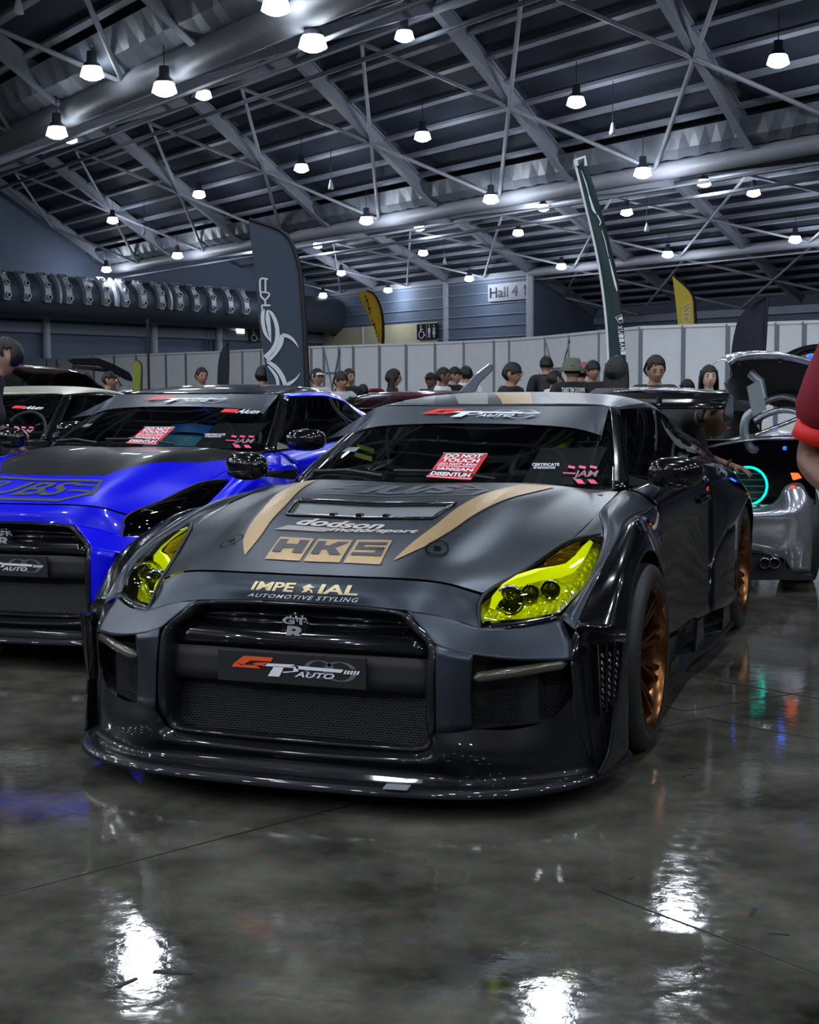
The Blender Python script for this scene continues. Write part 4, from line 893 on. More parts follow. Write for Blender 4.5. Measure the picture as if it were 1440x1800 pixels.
        decal('letter_blocks',gs,hm_,[M_gold],hood,.06); hm2=hmap(((465,984),(668,994),(690,951),(493,945)),.005)
        decal('block_letters',ls,hm2,[mat('letter_grey',(.03,.034,.042),.4,.5)],hood,.06)
        h3=hmap(((481,932),(733,941),(742,922),(512,909)))
        M_let=mat('champagne_vinyl',(.60,.56,.52),.4,.3)
        decal('hood_lettering',[T('dodson',(.10,.42,.74,1.0),bold=.03,shear=.3),T('motorsport',(.38,.02,1.0,.42),bold=.03,shear=.3),Pg([(.0,.02),(.36,.02),(.40,.36),(.06,.36)],1)],h3,[M_let,M_silv],hood,.05)
        h4=hmap(((560,868),(860,872),(850,853),(600,852)),.002)
        decal('ghost_logo',[T('IU/S',(.2,.15,.85,.9),bold=.05,shear=.4),band([(.0,.0),(.9,.0),(1.0,.45),(.9,.95),(.1,.95),(.0,.6)],.05),Pg([(.02,.5),(.12,.5),(.10,.62),(.02,.62)]),Pg([(.86,.5),(.97,.5),(.95,.62),(.86,.62)])],h4,[M_ghost],hood,.05)
        nq=lambda px,py:(NB.ray_cast(CAMP,ray(px,py).normalized())[0])
        q=[nq(*p) for p in ((441,1037),(634,1048),(634,1030),(445,1022))]; q2=[nq(*p) for p in ((435,1049),(630,1060),(632,1052),(438,1043))]
        def nmap(q):
            qm=quadmap(*q); 
            def f(u,v):
                p=qm(u,v); h=NB.ray_cast(Vector((p.x,-2,p.z+.0)),Vector((0,1,0))); return (h[0] if h[0] else p)+Vector((0,-.003,.002))
            return f
        horse=[Pg([(.475,.0),(.50,.35),(.48,.6),(.52,.85),(.55,.95),(.56,.8),(.60,.6),(.555,.55),(.54,.3),(.52,.1)]),Pg([(.50,.4),(.57,.4),(.58,.05),(.56,.05),(.555,.25)])]
        decal('nose_lettering',[T('IMPE',(0,.0,.42,1),bold=.03,shear=.2),T('IAL',(.62,0,.98,1),bold=.03,shear=.2)]+horse,nmap(q),[M_goldl],nose,.08)
        decal('styling_lettering',[T('AUTOMOTIVE STYLING',(0,0,1,1),bold=.01,shear=.3,spacing=1.2)],nmap(q2),[M_wv],nose,.08)
        # roof panels of checker wrap
        def rq(x,y):
            h=RB.ray_cast(Vector((x,y,2)),Vector((0,0,-1))); return (h[0]+Vector((0,0,.004))) if h[0] else Vector((x,y,1.2))
        for k,(x0,m_) in enumerate([(-.42,M_ghost),(-.16,M_silv),(.05,M_gold),(.30,mat('taupe_vinyl',(.22,.20,.18),.4,.4))]):
            decal('roof_wrap',[Pg([(x0,1.22),(x0+.14,1.22),(x0+.02,1.62),(x0-.16,1.62)])],rq,[m_],roof,.06)
        # hood pins
        for sx in (1,-1):
            c=Vector((sx*.373,-.655,0)); path=[(c.x+.035*math.cos(a)*(1 if abs(math.cos(a))<.9 else 1),c.y+.05*math.sin(a)) for a in [2*PI*k/16 for k in range(17)]]
            decal('hood_pin',[band(path,.006,0),circ(c.x,c.y-.0,.014,12,0)],lambda u,v:hq(u,v,.006),[M_dkchrome],hood,0)
    if st=='blue':
        decal('hood_logo',[T('TUBS',(-.36,-.80,.24,-.62),bold=.02,shear=.35),band([(-.42,-.85),(.24,-.85),(.36,-.74),(.33,-.60),(-.36,-.57)],.03),band([(.22,-.66),(.33,-.66)],.022),band([(.22,-.73),(.34,-.73)],.022)],lambda u,v:hq(u,v,.003),[mat('dark_green_vinyl',(.022,.03,.028),.5)],hood,.05)
    # hood scoop
    if main:
        sq=[hcast(*p) for p in ((508,906),(757,911),(797,886),(528,880))]; sq=[(( .27*s),y) for s,y in ()] or [(-.272,-.415),(.272,-.415),(.305,-.245),(-.305,-.245)]
        cut_hole(hood,sq); mb=MB(); rim=[]
        for i in range(4):
            a=Vector((*sq[i],0)); b=Vector((*sq[(i+1)%4],0)); rim+=[hq(*(a.lerp(b,k/8)).to_2d(),.0) for k in range(8)]
        low=[p+Vector((0,0,-.05)) for p in rim]; n=len(rim); mb.add(rim+low,[(i,(i+1)%n,(i+1)%n+n,i+n) for i in range(n)],0); mb.add(low,[tuple(range(n))],0)
        mb.tube([p+Vector((0,0,.002)) for p in rim]+[rim[0]+Vector((0,0,.002))],.008,6,2,False)
        mid=[p+Vector((0,0,-.008)) for p in rim]; mb.add(mid,[tuple(range(n))],1)
        for x in (-.1,.0,.1): mb.box((x,-.40,.845),(.02,.03,.025),m=2)
        mb.build('hood_scoop',[M_black,M_hoodmesh,M_gloss],R)
        # rear wing
        mb=MB(); W_=[]
        pr=[(-.13,-.02),(-.12,-.005),(-.06,.015),(.02,.028),(.10,.040),(.14,.070),(.145,.060),(.10,.022),(.02,-.006),(-.06,-.026)]
        xs=[-.73,-.5,-.25,0,.25,.5,.73]; n=len(pr)
        mb.add([Vector((x,3.62+a,1.19+b-.004*abs(x))) for x in xs for a,b in pr],[(i*n+k,i*n+(k+1)%n,(i+1)*n+(k+1)%n,(i+1)*n+k) for i in range(len(xs)-1) for k in range(n)]+[tuple(range(n)),tuple(range((len(xs)-1)*n,len(xs)*n))],0,True)
        wg=mb.build('rear_wing',M_gloss,R)
        for x in (-.735,.735):
            mb=MB(); mb.prism([(x,3.44,1.09),(x,3.80,1.09),(x,3.80,1.235),(x,3.66,1.255),(x,3.44,1.16)],(.008,0,0)); mb.build('end_plate',M_carb,wg)
        for x in (-.33,.33):
            mb=MB(); mb.prism([(x,3.45,.97),(x,3.55,.97),(x,3.66,1.20),(x,3.62,1.24),(x,3.52,1.24)],(.012,0,0)); mb.build('wing_stand',M_carb,wg)
    if st=='blue':
        mb=MB(); mb.box((0,3.68,1.08),(1.3,.22,.02)); [mb.box((x,3.68,1.03),(.03,.1,.12)) for x in(-.5,.5)]; mb.build('rear_wing',M_gloss,R)
    # lift the body of higher cars, keep wheels down
    if dz:
        for o in R.children:
            if o.name.split('.')[0] not in ('wheel',): o.location.z+=dz
    R.location=loc; R.rotation_euler=(0,0,rz)
    return R
CAR1=gtr('wide_body_coupe','satin grey wide-body coupe with gold hood stripes and yellow headlights, nearest the camera','grey',(0,0,0),0)
CAR2=gtr('wide_body_coupe','bright blue coupe with black carbon rear hood parked left of the grey coupe','blue',(-2.317,1.667,0),.046,dz=.05)
CAR3=gtr('wide_body_coupe','black coupe with pale champagne roof beyond the blue coupe, cut off at the left edge','dark',(-4.75,3.1,0),.06,dz=.05)
# ================================================================= PEOPLE
M_skin=mat('skin',(.36,.20,.13),.55); M_skind=mat('skin_brown',(.17,.08,.048),.55); M_skinp=mat('skin_pale',(.62,.42,.33),.5)
M_hair=mat('black_hair',(.004,.0035,.0035),.5,bump=.8,nscale=70)
M_eye=mat('eye_dark',(.01,.01,.01),.2); M_lip=mat('lips',(.30,.10,.09),.5)
def skinmesh(verts, edges, root=0, sub=1):
    me=bpy.data.meshes.new('sk'); me.from_pydata([v[0] for v in verts],edges,[]); o=bpy.data.objects.new('sk',me); COL.objects.link(o)
    s=o.modifiers.new('s','SKIN'); s.use_smooth_shade=True
    for i,v in enumerate(verts):
        r=v[1]; me.skin_vertices[0].data[i].radius=(r if isinstance(r,tuple) else (r,r)); me.skin_vertices[0].data[i].use_root=(i==root)
    if sub: u=o.modifiers.new('u','SUBSURF'); u.levels=sub; u.render_levels=sub
    dg=bpy.context.evaluated_depsgraph_get(); dg.update(); m=bpy.data.meshes.new_from_object(o.evaluated_get(dg)); bpy.data.objects.remove(o); bpy.data.meshes.remove(me); return m
def capsmesh(verts, edges):
    """same skeleton as tapered limbs with round joints, merged later by the remesh"""
    mb=MB(); R_=lambda v:(sum(v[1])/2 if isinstance(v[1],tuple) else v[1])*.88
    for a,b in edges:
        va,vb=verts[a],verts[b]; 
        if (va[0]-vb[0]).length>1e-4: mb.tube([va[0],vb[0]],[R_(va),R_(vb)],14)
    for v in verts:
        r=R_(v); mb.lathe([(r*math.sin(PI*(k+.001)/10.002),-r*math.cos(PI*(k+.001)/10.002)) for k in range(11)],v[0],n=14)
    o=mb.build('cap',M_skin); me=o.data; bpy.data.objects.remove(o); me.materials.clear(); return me
def remeshed(me,vox,name):
    o=bpy.data.objects.new('tmp',me); COL.objects.link(o); rm=o.modifiers.new('r','REMESH'); rm.mode='VOXEL'; rm.voxel_size=vox; rm.use_smooth_shade=True
    sm=o.modifiers.new('s','SMOOTH'); sm.factor=.5; sm.iterations=3
    dg=bpy.context.evaluated_depsgraph_get(); dg.update(); m=bpy.data.meshes.new_from_object(o.evaluated_get(dg)); bpy.data.objects.remove(o); m.name=name; return m
def headverts(c, s, yaw=0, pitch=0, n=28, grow=1.0, keep=None):
    """sculpted head: chin, jaw, nose, brow, eye hollows, ears; faces -Y"""
    vs=[];fs=[]; rows=n; cols=n+8
    def P(th,ph):
        z=math.cos(th); r=math.sin(th); x=r*math.sin(ph); y=-r*math.cos(ph)
        X=x*.078; Y=y*.098; Z=z*.118
        f=max(0,-y)                                   # frontness
        if z<0: k=1-.30*min(1,-z)**1.3; X*=k; Y*=(1-.12*-z) if y<0 else (1-.45*-z)
        if y>0: Z*=1.0; X*=1.03
        if z>-.2 and z<.9 and y>0: Y*=1.06
        g=lambda a,b,w:math.exp(-((a-b)/w)**2)
        Y-= .024*g(x,0,.13)*g(z,-.17,.15)*f           # nose
        Y-= .012*g(x,0,.09)*g(z,.02,.18)*f
        Y+= .010*(g(x,.36,.16)+g(x,-.36,.16))*g(z,.06,.12)*f   # eye hollows
        Y-= .006*g(z,.22,.10)*g(x,0,.5)*f             # brow
        Y-= .007*g(x,0,.22)*g(z,-.46,.09)*f           # lips
        Y+= .004*g(x,0,.25)*g(z,-.62,.07)*f
        Y-= .012*g(x,0,.25)*g(z,-.82,.16)*f           # chin
        X+= (.010 if x>0 else -.010)*g(z,-.05,.25)*g(abs(x),.98,.16)*g(y,.12,.16)*1.3 # ears
        return Vector((X,Y,Z))*grow*s
    M=Matrix.Rotation(yaw,3,'Z')@Matrix.Rotation(pitch,3,'X')
    for i in range(rows+1):
        for j in range(cols): vs.append(Vector(c)+M@P(PI*(i+.001)/(rows+.002),2*PI*j/cols))
    for i in range(rows):
        for j in range(cols):
            th=PI*(i+.5)/rows; ph=2*PI*(j+.5)/cols; z=math.cos(th); y=-math.sin(th)*math.cos(ph); x=math.sin(th)*math.sin(ph)
            if keep is None or keep(x,y,z): fs.append((i*cols+j,(i+1)*cols+j,(i+1)*cols+(j+1)%cols,i*cols+(j+1)%cols))
    return vs,fs
def finger(c0, d, n, L, r, curl, side):
    """chain of 4 joints"""
    pts=[c0]; 
    for k in range(3):
        d=(Matrix.Rotation(curl,3,side)@d).normalized(); pts.append(pts[-1]+d*L*(.45,.32,.23)[k])
    return [(p,r*(1-.12*k)) for k,p in enumerate(pts)]
def hand(verts,edges,wi,wrist,d,palmn,s=1,curl=.35):
    """palm + five fingers rooted at wrist vertex index wi; d direction of hand, palmn palm normal"""
    d=d.normalized(); palmn=(palmn-d*palmn.dot(d)).normalized(); sd=d.cross(palmn)
    p=wrist+d*.045*s; verts.append((p,(.026*s,.018*s))); pi=len(verts)-1; edges.append((wi,pi))
    p2=wrist+d*.085*s; verts.append((p2,(.024*s,.014*s))); p2i=len(verts)-1; edges.append((pi,p2i))
    for k,(o,L) in enumerate(((-.030,.072),(-.010,.082),(.010,.076),(.029,.060))):
        st=p2+sd*o*s+d*.006; ch=finger(st,(d+sd*o*3).normalized(),3,L*s,.0085*s,curl*(.8+.15*k),sd)
        prev=p2i
        for q,r in ch: verts.append((q,r)); edges.append((prev,len(verts)-1)); prev=len(verts)-1
    t0=wrist+d*.035*s-sd*.028*s; prev=pi
    for q,r in [(t0,.011),(t0+(d*.6-sd*.55+palmn*.25).normalized()*.032*s,.0105),(t0+(d*.6-sd*.55+palmn*.25).normalized()*.032*s+(d*.85-sd*.2+palmn*.3).normalized()*.028*s,.009)]:
        verts.append((q,r*s)); edges.append((prev,len(verts)-1)); prev=len(verts)-1
DEFP=dict(hip=(0,0,.93),chest=(0,.0,1.31),neck=(0,.01,1.475),head=(0,-.015,1.60),sl=(.185,0,1.435),sr=(-.185,0,1.435),el=(.235,.03,1.12),er=(-.235,.03,1.12),wl=(.25,-.04,.87),wr=(-.25,-.04,.87),kl=(.10,-.02,.50),kr=(-.10,-.02,.50),al=(.11,.03,.09),ar=(-.11,.03,.09))
def person_parts(pose=None,caps=False, female=False, hyaw=0, hpitch=0, res=.016, shirt_long=False, fine=False):
    P=dict(DEFP); P.update(pose or {}); P={k:Vector(v) for k,v in P.items()}; w=.88 if female else 1
    hip,ch,nk,hd=P['hip'],P['chest'],P['neck'],P['head']; mid=hip.lerp(ch,.5)
    V=[(hip,(.135*w,.10)),(mid,(.118*w,.088)),(ch,(.150*w,.105)),(nk-(nk-ch)*.22,(.105*w,.075)),(nk,(.066*w,.066)),(hd-(hd-nk)*.35,(.060*w,.064))]
    E=[(0,1),(1,2),(2,3),(3,4),(4,5)]
    for s,(sh,elb,wr) in enumerate((('sl','el','wl'),('sr','er','wr'))):
        b=len(V); V+= [(ch.lerp(P[sh],.75)+Vector((0,0,.03)),.062*w),(P[sh]-Vector((0,0,.01)),.055*w),(P[sh].lerp(P[elb],.5),.046*w),(P[elb],.038*w),(P[elb].lerp(P[wr],.35),.039*w),(P[wr],(.027*w,.022))]
        E+= [(2,b),(b,b+1),(b+1,b+2),(b+2,b+3),(b+3,b+4),(b+4,b+5)]
        d=(P[wr]-P[elb]); inward=Vector((-1 if s==0 else 1,0,0))
        if abs(d.normalized().dot(inward))>.9: inward=Vector((0,0,-1))
        hand(V,E,b+5,P[wr],d,inward,w)
    for kn,an,sx in (('kl','al',1),('kr','ar',-1)):
        b=len(V); V+= [(hip+Vector((sx*.09,0,-.06)),.088*w),(hip.lerp(P[kn],.5)+Vector((sx*.04,0,0)),.078*w),(P[kn],.055*w),(P[kn].lerp(P[an],.35)+Vector((0,.015,0)),.055*w),(P[an],.035*w),(P[an]+Vector((0,-.04,-.045)),(.036,.03)),(P[an]+Vector((0,-.15,-.06)),(.035,.022))]
        E+= [(0,b)]+[(b+i,b+i+1) for i in range(6)]
    body=capsmesh(V,E) if caps else skinmesh(V,E)
    hv,hf=headverts(hd,1.0,hyaw,hpitch)
    bm=bmesh.new(); bm.from_mesh(body); bvs=[bm.verts.new(v) for v in hv]
    for f in hf:
        try: bm.faces.new([bvs[i] for i in f])
        except ValueError: pass
    bmesh.ops.recalc_face_normals(bm,faces=bm.faces[:]); bm.to_mesh(body); bm.free()
    o=bpy.data.objects.new('tmp',body); COL.objects.link(o); rm=o.modifiers.new('r','REMESH'); rm.mode='VOXEL'; rm.voxel_size=res*.55 if fine else res*.62; rm.use_smooth_shade=True
    dg=bpy.context.evaluated_depsgraph_get(); dg.update(); full=bpy.data.meshes.new_from_object(o.evaluated_get(dg)); bpy.data.objects.remove(o); full.name='body'
    bm=bmesh.new(); bm.from_mesh(full); seen=set(); isl=[]
    for v in bm.verts:
        if v in seen: continue
        st_=[v]; seen.add(v); cur=[]
        while st_:
            a=st_.pop(); cur.append(a)
            for e in a.link_edges:
                b_=e.other_vert(a)
                if b_ not in seen: seen.add(b_); st_.append(b_)
        isl.append(cur)
    big=max(isl,key=len); bmesh.ops.delete(bm,geom=[v for c_ in isl if c_ is not big for v in c_],context='VERTS'); bm.to_mesh(full); bm.free()
    g=1.16
    SV=[(hip+Vector((0,0,-.11)),(.178*w,.145)),(mid,(.142*w,.115)),(ch,(.168*w,.125)),(nk-(nk-ch)*.25,(.118*w,.09)),(nk-(nk-ch)*.03,(.080,.078))]; SE=[(0,1),(1,2),(2,3),(3,4)]
    for sh,elb,wr in (('sl','el','wl'),('sr','er','wr')):
        b=len(SV); SV+= [(ch.lerp(P[sh],.75)+Vector((0,0,.03)),.084*w),(P[sh]-Vector((0,0,.01)),.076*w),(P[sh].lerp(P[elb],.45),.080*w),(P[sh].lerp(P[elb],.80),.092*w)]; SE+=[(2,b),(b,b+1),(b+1,b+2),(b+2,b+3)]
        if shirt_long: SV+=[(P[elb],.055*w),(P[wr]-(P[wr]-P[elb])*.06,.042)]; SE+=[(b+3,b+4),(b+4,b+5)]
    shirt=remeshed(capsmesh(SV,SE),.014,'shirt') if caps else skinmesh(SV,SE); shirt.name='shirt'
    TV=[(hip+Vector((0,0,.02)),(.142*w,.11))]; TE=[]
    for kn,an,sx in (('kl','al',1),('kr','ar',-1)):
        b=len(TV); TV+= [(hip+Vector((sx*.09,0,-.07)),.098*w),(hip.lerp(P[kn],.5)+Vector((sx*.04,0,0)),.092*w),(P[kn],.074*w),(P[kn].lerp(P[an],.5),.068*w),(P[an]+Vector((0,0,.02)),.062*w)]; TE+= [(0,b)]+[(b+i,b+i+1) for i in range(4)]
    tr=remeshed(capsmesh(TV,TE),.014,'trousers') if caps else skinmesh(TV,TE); tr.name='trousers'
    sv=[];se=[]
    for an in ('al','ar'):
        b=len(sv); sv+=[(P[an]+Vector((0,.03,-.03)),(.05,.05)),(P[an]+Vector((0,-.05,-.045)),(.048,.04)),(P[an]+Vector((0,-.18,-.055)),(.046,.03))]; se+=[(b,b+1),(b+1,b+2)]
    shoes=[skinmesh(sv[:3],[(0,1),(1,2)]),skinmesh(sv[3:],[(0,1),(1,2)])]
    return dict(P=P,body=full,shirt=shirt,trousers=tr,shoes=shoes)
PCACHE={}
def _hs(line,side,back):
    """hair thickness field: >0 where hair grows; line = forehead height, side = sideburn height, back = nape height"""
    def f(x,y,z):
        a=math.atan2(abs(x),-y)          # 0 front .. pi back
        j=.05*math.sin(x*31+z*7)+.03*math.sin(x*67+y*20)
        edge = line if a<.75 else (line+(side-line)*min(1,(a-.75)/.45)) if a<1.35 else (side+.35 if a<1.75 else back)
        return z-edge+j
    return f
HAIRS={'short':_hs(.60,.10,-.40),'fringe':_hs(.22,.0,-.45),'buzz':_hs(.55,.20,-.15),'long':_hs(.50,-.2,-.7)}
def person(loc, height, rz, label, hair='short', shirt=(.01,.01,.012), trousers=(.01,.012,.02), skin=None, pose=None, pkey='m', female=False, hyaw=0, hpitch=0, extras=(), shirt_long=False, res=.02, group=None, haircol=None, fine=False):
    key=(pkey,female,hyaw,hpitch,shirt_long,res)
    if key not in PCACHE: PCACHE[key]=person_parts(pose,pkey in('bend','photo'),female,hyaw,hpitch,res,shirt_long,fine)
    K=PCACHE[key]; R=empty('person',loc,rz,label,'person',group); s=height/1.72; R.scale=(s,s,s)
    sk=skin or M_skin; hm=haircol or M_hair
    def ob(name,me,m,par=R):
        me=me.copy(); me.materials.clear(); me.materials.append(m); o=bpy.data.objects.new(name,me); COL.objects.link(o); o.parent=par; 
        for p in me.polygons: p.use_smooth=True
        return o
    cm=lambda n,c: mat(n+'_%d_%d_%d'%tuple(int(v*255) for v in c),c,.8,noise=.15,nscale=12)
    b=ob('body',K['body'],sk); sh=ob('shirt',K['shirt'],cm('cloth',shirt)); ob('trousers',K['trousers'],cm('denim',trousers))
    for m_ in K['shoes']: ob('shoe',m_,mat('shoe_dark',(.02,.02,.022),.6))
    hd=K['P']['head']; Mh=Matrix.Rotation(hyaw,3,'Z')@Matrix.Rotation(hpitch,3,'X')
    if hair!='none':
        hf_=HAIRS[hair]; top=.16 if hair in('short','fringe') else .07 if hair=='buzz' else .12
        vs,fs=headverts(hd,1.0,hyaw,hpitch,34,1.0,lambda x,y,z:hf_(x,y,z)>0); nv_=[]; rws=34; cls=42
        for i_,v_ in enumerate(vs):
            th=PI*(i_//cls+.001)/(rws+.002); ph=2*PI*(i_%cls)/cls; q_=(math.sin(th)*math.sin(ph),-math.sin(th)*math.cos(ph),math.cos(th))
            g_=1.015+min(top,max(0,hf_(*q_))*.28)+.018*math.sin(i_*12.9)*math.sin(i_*3.7)+(.03*max(0,-q_[1])*max(0,q_[2]) if hair=='short' else 0)
            nv_.append(hd+(v_-hd)*g_)
        mb=MB(); mb.add(nv_,fs,0,True)
        ho=mb.build('hair',hm,R); so=ho.modifiers.new('s','SOLIDIFY'); so.thickness=.014; so.offset=0
        bm=bmesh.new(); bm.from_mesh(ho.data); bmesh.ops.delete(bm,geom=[v for v in bm.verts if not v.link_faces],context='VERTS'); bm.to_mesh(ho.data); bm.free()
        if hair=='long':
            rows=[]
            for z,r,yo in ((.08,.092,.008),(0,.104,.012),(-.10,.110,.02),(-.20,.112,.03),(-.28,.098,.04)):
                rows.append([hd+Mh@Vector((r*math.sin(a),yo+r*.85*-math.cos(a)*.75,z)) for a in [math.radians(v) for v in (62,95,130,180,230,265,298)]])
            G=netsurf(rows,4,4); lo=gridmb(G).build('long_hair',hm,R); so=lo.modifiers.new('s','SOLIDIFY'); so.thickness=.012
    # face details
    mb=MB()
    for x in (-.030,.030):
        c=hd+Mh@Vector((x,-.086,.012)); mb.lathe([(0,-.004),(.008,-.003),(.010,.002)],c,'y',8); c=hd+Mh@Vector((x,-.094,.036)); mb.box(c,(.030,.008,.006),Mh)
    mb.build('eyes',M_eye,R); mb=MB(); mb.box(hd+Mh@Vector((0,-.098,-.055)),(.040,.006,.010),Mh); mb.build('lips',M_lip,R)
    for ex in extras:
        kind=ex[0]; 
        if kind=='cap':
            c=ex[1]; vs,fs=headverts(hd,1.0,hyaw,hpitch,20,1.10,lambda x,y,z:z>.33); mb=MB(); mb.add(vs,fs,0,True)
            br=[hd+Mh@Vector((.085*math.sin(a),-.085-.09*math.cos(a)**2*(1 if len(ex)<3 else -1.0)*(1),.05)) for a in [math.radians(-80+20*k) for k in range(9)]]+[hd+Mh@Vector((.08*math.sin(a),-.085,.055)) for a in [math.radians(80-20*k) for k in range(9)]]
            mb.prism(br,Mh@Vector((0,0,.008))); o=mb.build('cap',cm('cap',c),R); bm=bmesh.new(); bm.from_mesh(o.data); bmesh.ops.delete(bm,geom=[v for v in bm.verts if not v.link_faces],context='VERTS'); bm.to_mesh(o.data); bm.free()
            o.modifiers.new('s','SOLIDIFY').thickness=.006
        if kind=='bucket':
            mb=MB(); mb.lathe([(.0,.155),(.07,.150),(.095,.13),(.105,.06),(.165,.005)],hd,n=24); o=mb.build('bucket_hat',cm('hat',ex[1]),R); o.modifiers.new('s','SOLIDIFY').thickness=.006
        if kind=='glasses':
            mb=MB()
            for x in (-.032,.032):
                c=hd+Mh@Vector((x,-.100,.012)); pts=[c+Mh@Vector((.024*math.cos(a),0,.018*math.sin(a))) for a in [2*PI*k/12 for k in range(13)]]; mb.tube(pts,.0028,5,caps=False); mb.tube([hd+Mh@Vector((x*1.8,-.098,.016)),hd+Mh@Vector((x*2.45,.01,.02))],.0028,5)
            mb.tube([hd+Mh@Vector((-.01,-.104,.015)),hd+Mh@Vector((.01,-.104,.015))],.0028,5); mb.build('glasses',M_black,R)
        if kind=='backpack':
            mb=MB(); ch=K['P']['chest']; mb.box(ch+Vector((0,.19,-.06)),(.28,.15,.40)); o=mb.build('backpack',mat('backpack_cloth',(.03,.03,.035),.7),R,bevel=.03)
            for x in (-.10,.10):
                m2=MB(); m2.tube([ch+Vector((x,.16,.12)),ch+Vector((x,.03,.17)),ch+Vector((x,-.125,.05)),ch+Vector((x,-.06,-.14))],.016,6); m2.build('strap',mat('backpack_cloth',(.03,.03,.035),.7),o)
        if kind=='backtext':
            ch=K['P']['chest']; decal('shirt_lettering',[T(ex[1],(-.13,.02,.13,.08),bold=.03)],lambda u,v:ch+Vector((-u,.140-abs(u)*.12,v+.03)),[M_wv],sh,0)
        if kind=='phone':
            mb=MB(); w=K['P'][ex[1]]; mb.box(w+Vector(ex[2]),(.075,.009,.15)); mb.build('phone',M_gloss,R,bevel=.003)
        if kind=='bracelet':
            a=K['P'][ex[2]]; b_=K['P'][ex[1]]; d=(b_-a).normalized(); c=b_-d*.012; q=d.to_track_quat('Z','Y').to_matrix(); mb=MB(); pts=[c+q@Vector((.034*math.cos(t),.034*math.sin(t),0)) for t in [2*PI*k/14 for k in range(15)]]; mb.tube(pts,.006,6,caps=False); mb.build('bracelet',M_black,R)
        if kind=='cuff':
            for e_,s_ in (('el','sl'),('er','sr')):
                a=K['P'][s_];b_=K['P'][e_]; d=(b_-a).normalized(); mb=MB(); q=d.to_track_quat('Z','Y').to_matrix(); c=a.lerp(b_,.79); mb.lathe([(.040,-.020),(.055,-.018),(.057,.020),(.040,.022)],c,n=20,M=q); mb.build('sleeve_cuff',mat('cuff_red',(.80,.02,.015),.6),sh)
    return R
def place(px,py,headpx,facing,label,**k):
    """stand a person so the crown is at picture point px,py; headpx = apparent head height"""
    d=.235*FPX/headpx; c=at(px,py,d=d); h=c.z
    base=Vector((c.x,c.y,0)); tocam=math.atan2(CAMP.x-base.x,-(CAMP.y-base.y))   # rz so that -Y faces the camera
    rz=tocam+math.radians(facing)
    off=Matrix.Rotation(rz,3,'Z')@Vector((0,.02*h/1.72,0)); 
    return person((base.x+off.x,base.y+off.y,0),h,rz,label,**k)
PG=None
WT=(.75,.76,.78); BK=(.010,.010,.012); GY=(.10,.10,.11)
place(128,655,31.5,-60,'person in a white tee with black hair looking left beside the dark red car',shirt=WT)
place(153,657,28,170,'person in a white tee with black hair seen from behind, right of the red car',shirt=WT,hair='short')
place(193,655,31,60,'person in a black tee under the raised dark hatch',shirt=BK,extras=[('cap',BK)])
place(355,648,31,20,'short black haired head above the blue roof, left of the narrow dark flag',shirt=BK)
place(462,645,36,180,'dark haired person standing behind the lower left edge of the tall slate flag',shirt=BK,hair='fringe')
place(558,650,33,35,'person in a white cap and white tee right of the tall dark flag',shirt=WT,skin=M_skin,extras=[('cap',(.8,.8,.8)),('backpack',)])
place(600,655,37,30,'person with black fringe and a light tee with straps right of the white cap',shirt=(.45,.47,.50),hair='fringe',extras=[('backpack',)])
place(614,650,31,35,'person in a black tee standing behind the person with straps',shirt=BK)
place(638,677,30,200,'low dark head in front of the partition beside the person in straps',shirt=BK,hair='short')
place(693,650,34,90,'person with long black hair and black top seen from the side',shirt=BK,hair='long',female=True,pkey='f')
place(757,657,30,-20,'person with a dark cap low behind the red car roof',shirt=BK,extras=[('cap',BK)],skin=M_skind)
place(781,648,33,70,'person in a white tee leaning left of the raised silver lid',shirt=WT,skin=M_skind)
place(801,647,31,60,'person in a black cap behind the person in the white tee',shirt=BK,extras=[('cap',BK)])
place(819,645,30,200,'person with black hair mostly hidden by the raised silver lid',shirt=WT)
place(902,640,42,62,'person in glasses and a black tee facing right',shirt=BK,extras=[('glasses',)],hair='fringe')
place(960,627,31,195,'person with buzzed hair and a black backpack seen from behind',shirt=BK,hair='buzz',extras=[('backpack',)])
place(977,653,35,120,'person in a white tee bending beside the backpack',shirt=WT)
place(1006,634,40,185,'person in a green bucket hat and black tee with white back lettering',shirt=BK,hair='buzz',extras=[('bucket',(.13,.14,.10)),('backtext',"TAKE 'EM DOWN")],skin=M_skin)
place(1022,640,33,150,'person in a pink bucket hat behind the green bucket hat',shirt=BK,extras=[('bucket',(.35,.13,.15))])
place(1043,636,36.5,20,'young person with black fringe between the pink hat and the long haired woman',shirt=BK,hair='fringe')
place(1085,629,58,165,'woman with shoulder length black hair seen from behind, nearest of the crowd',shirt=GY,hair='long',female=True,pkey='f')
place(1153,628,52,15,'man with swept back black hair and a dark shirt looking down',shirt=(.03,.028,.028),hair='short',hpitch=.25,pkey='down')
place(1208,669,40,-20,'low dark capped head between the man and the long haired woman in black',shirt=BK,extras=[('cap',BK,1)])
place(1247,644,46,10,'woman with long black hair and a pale face behind the silver car roof',shirt=BK,hair='long',female=True,pkey='f',skin=M_skinp)
place(1304,668,45,150,'person in black half hidden by the raised boot lid',shirt=BK)
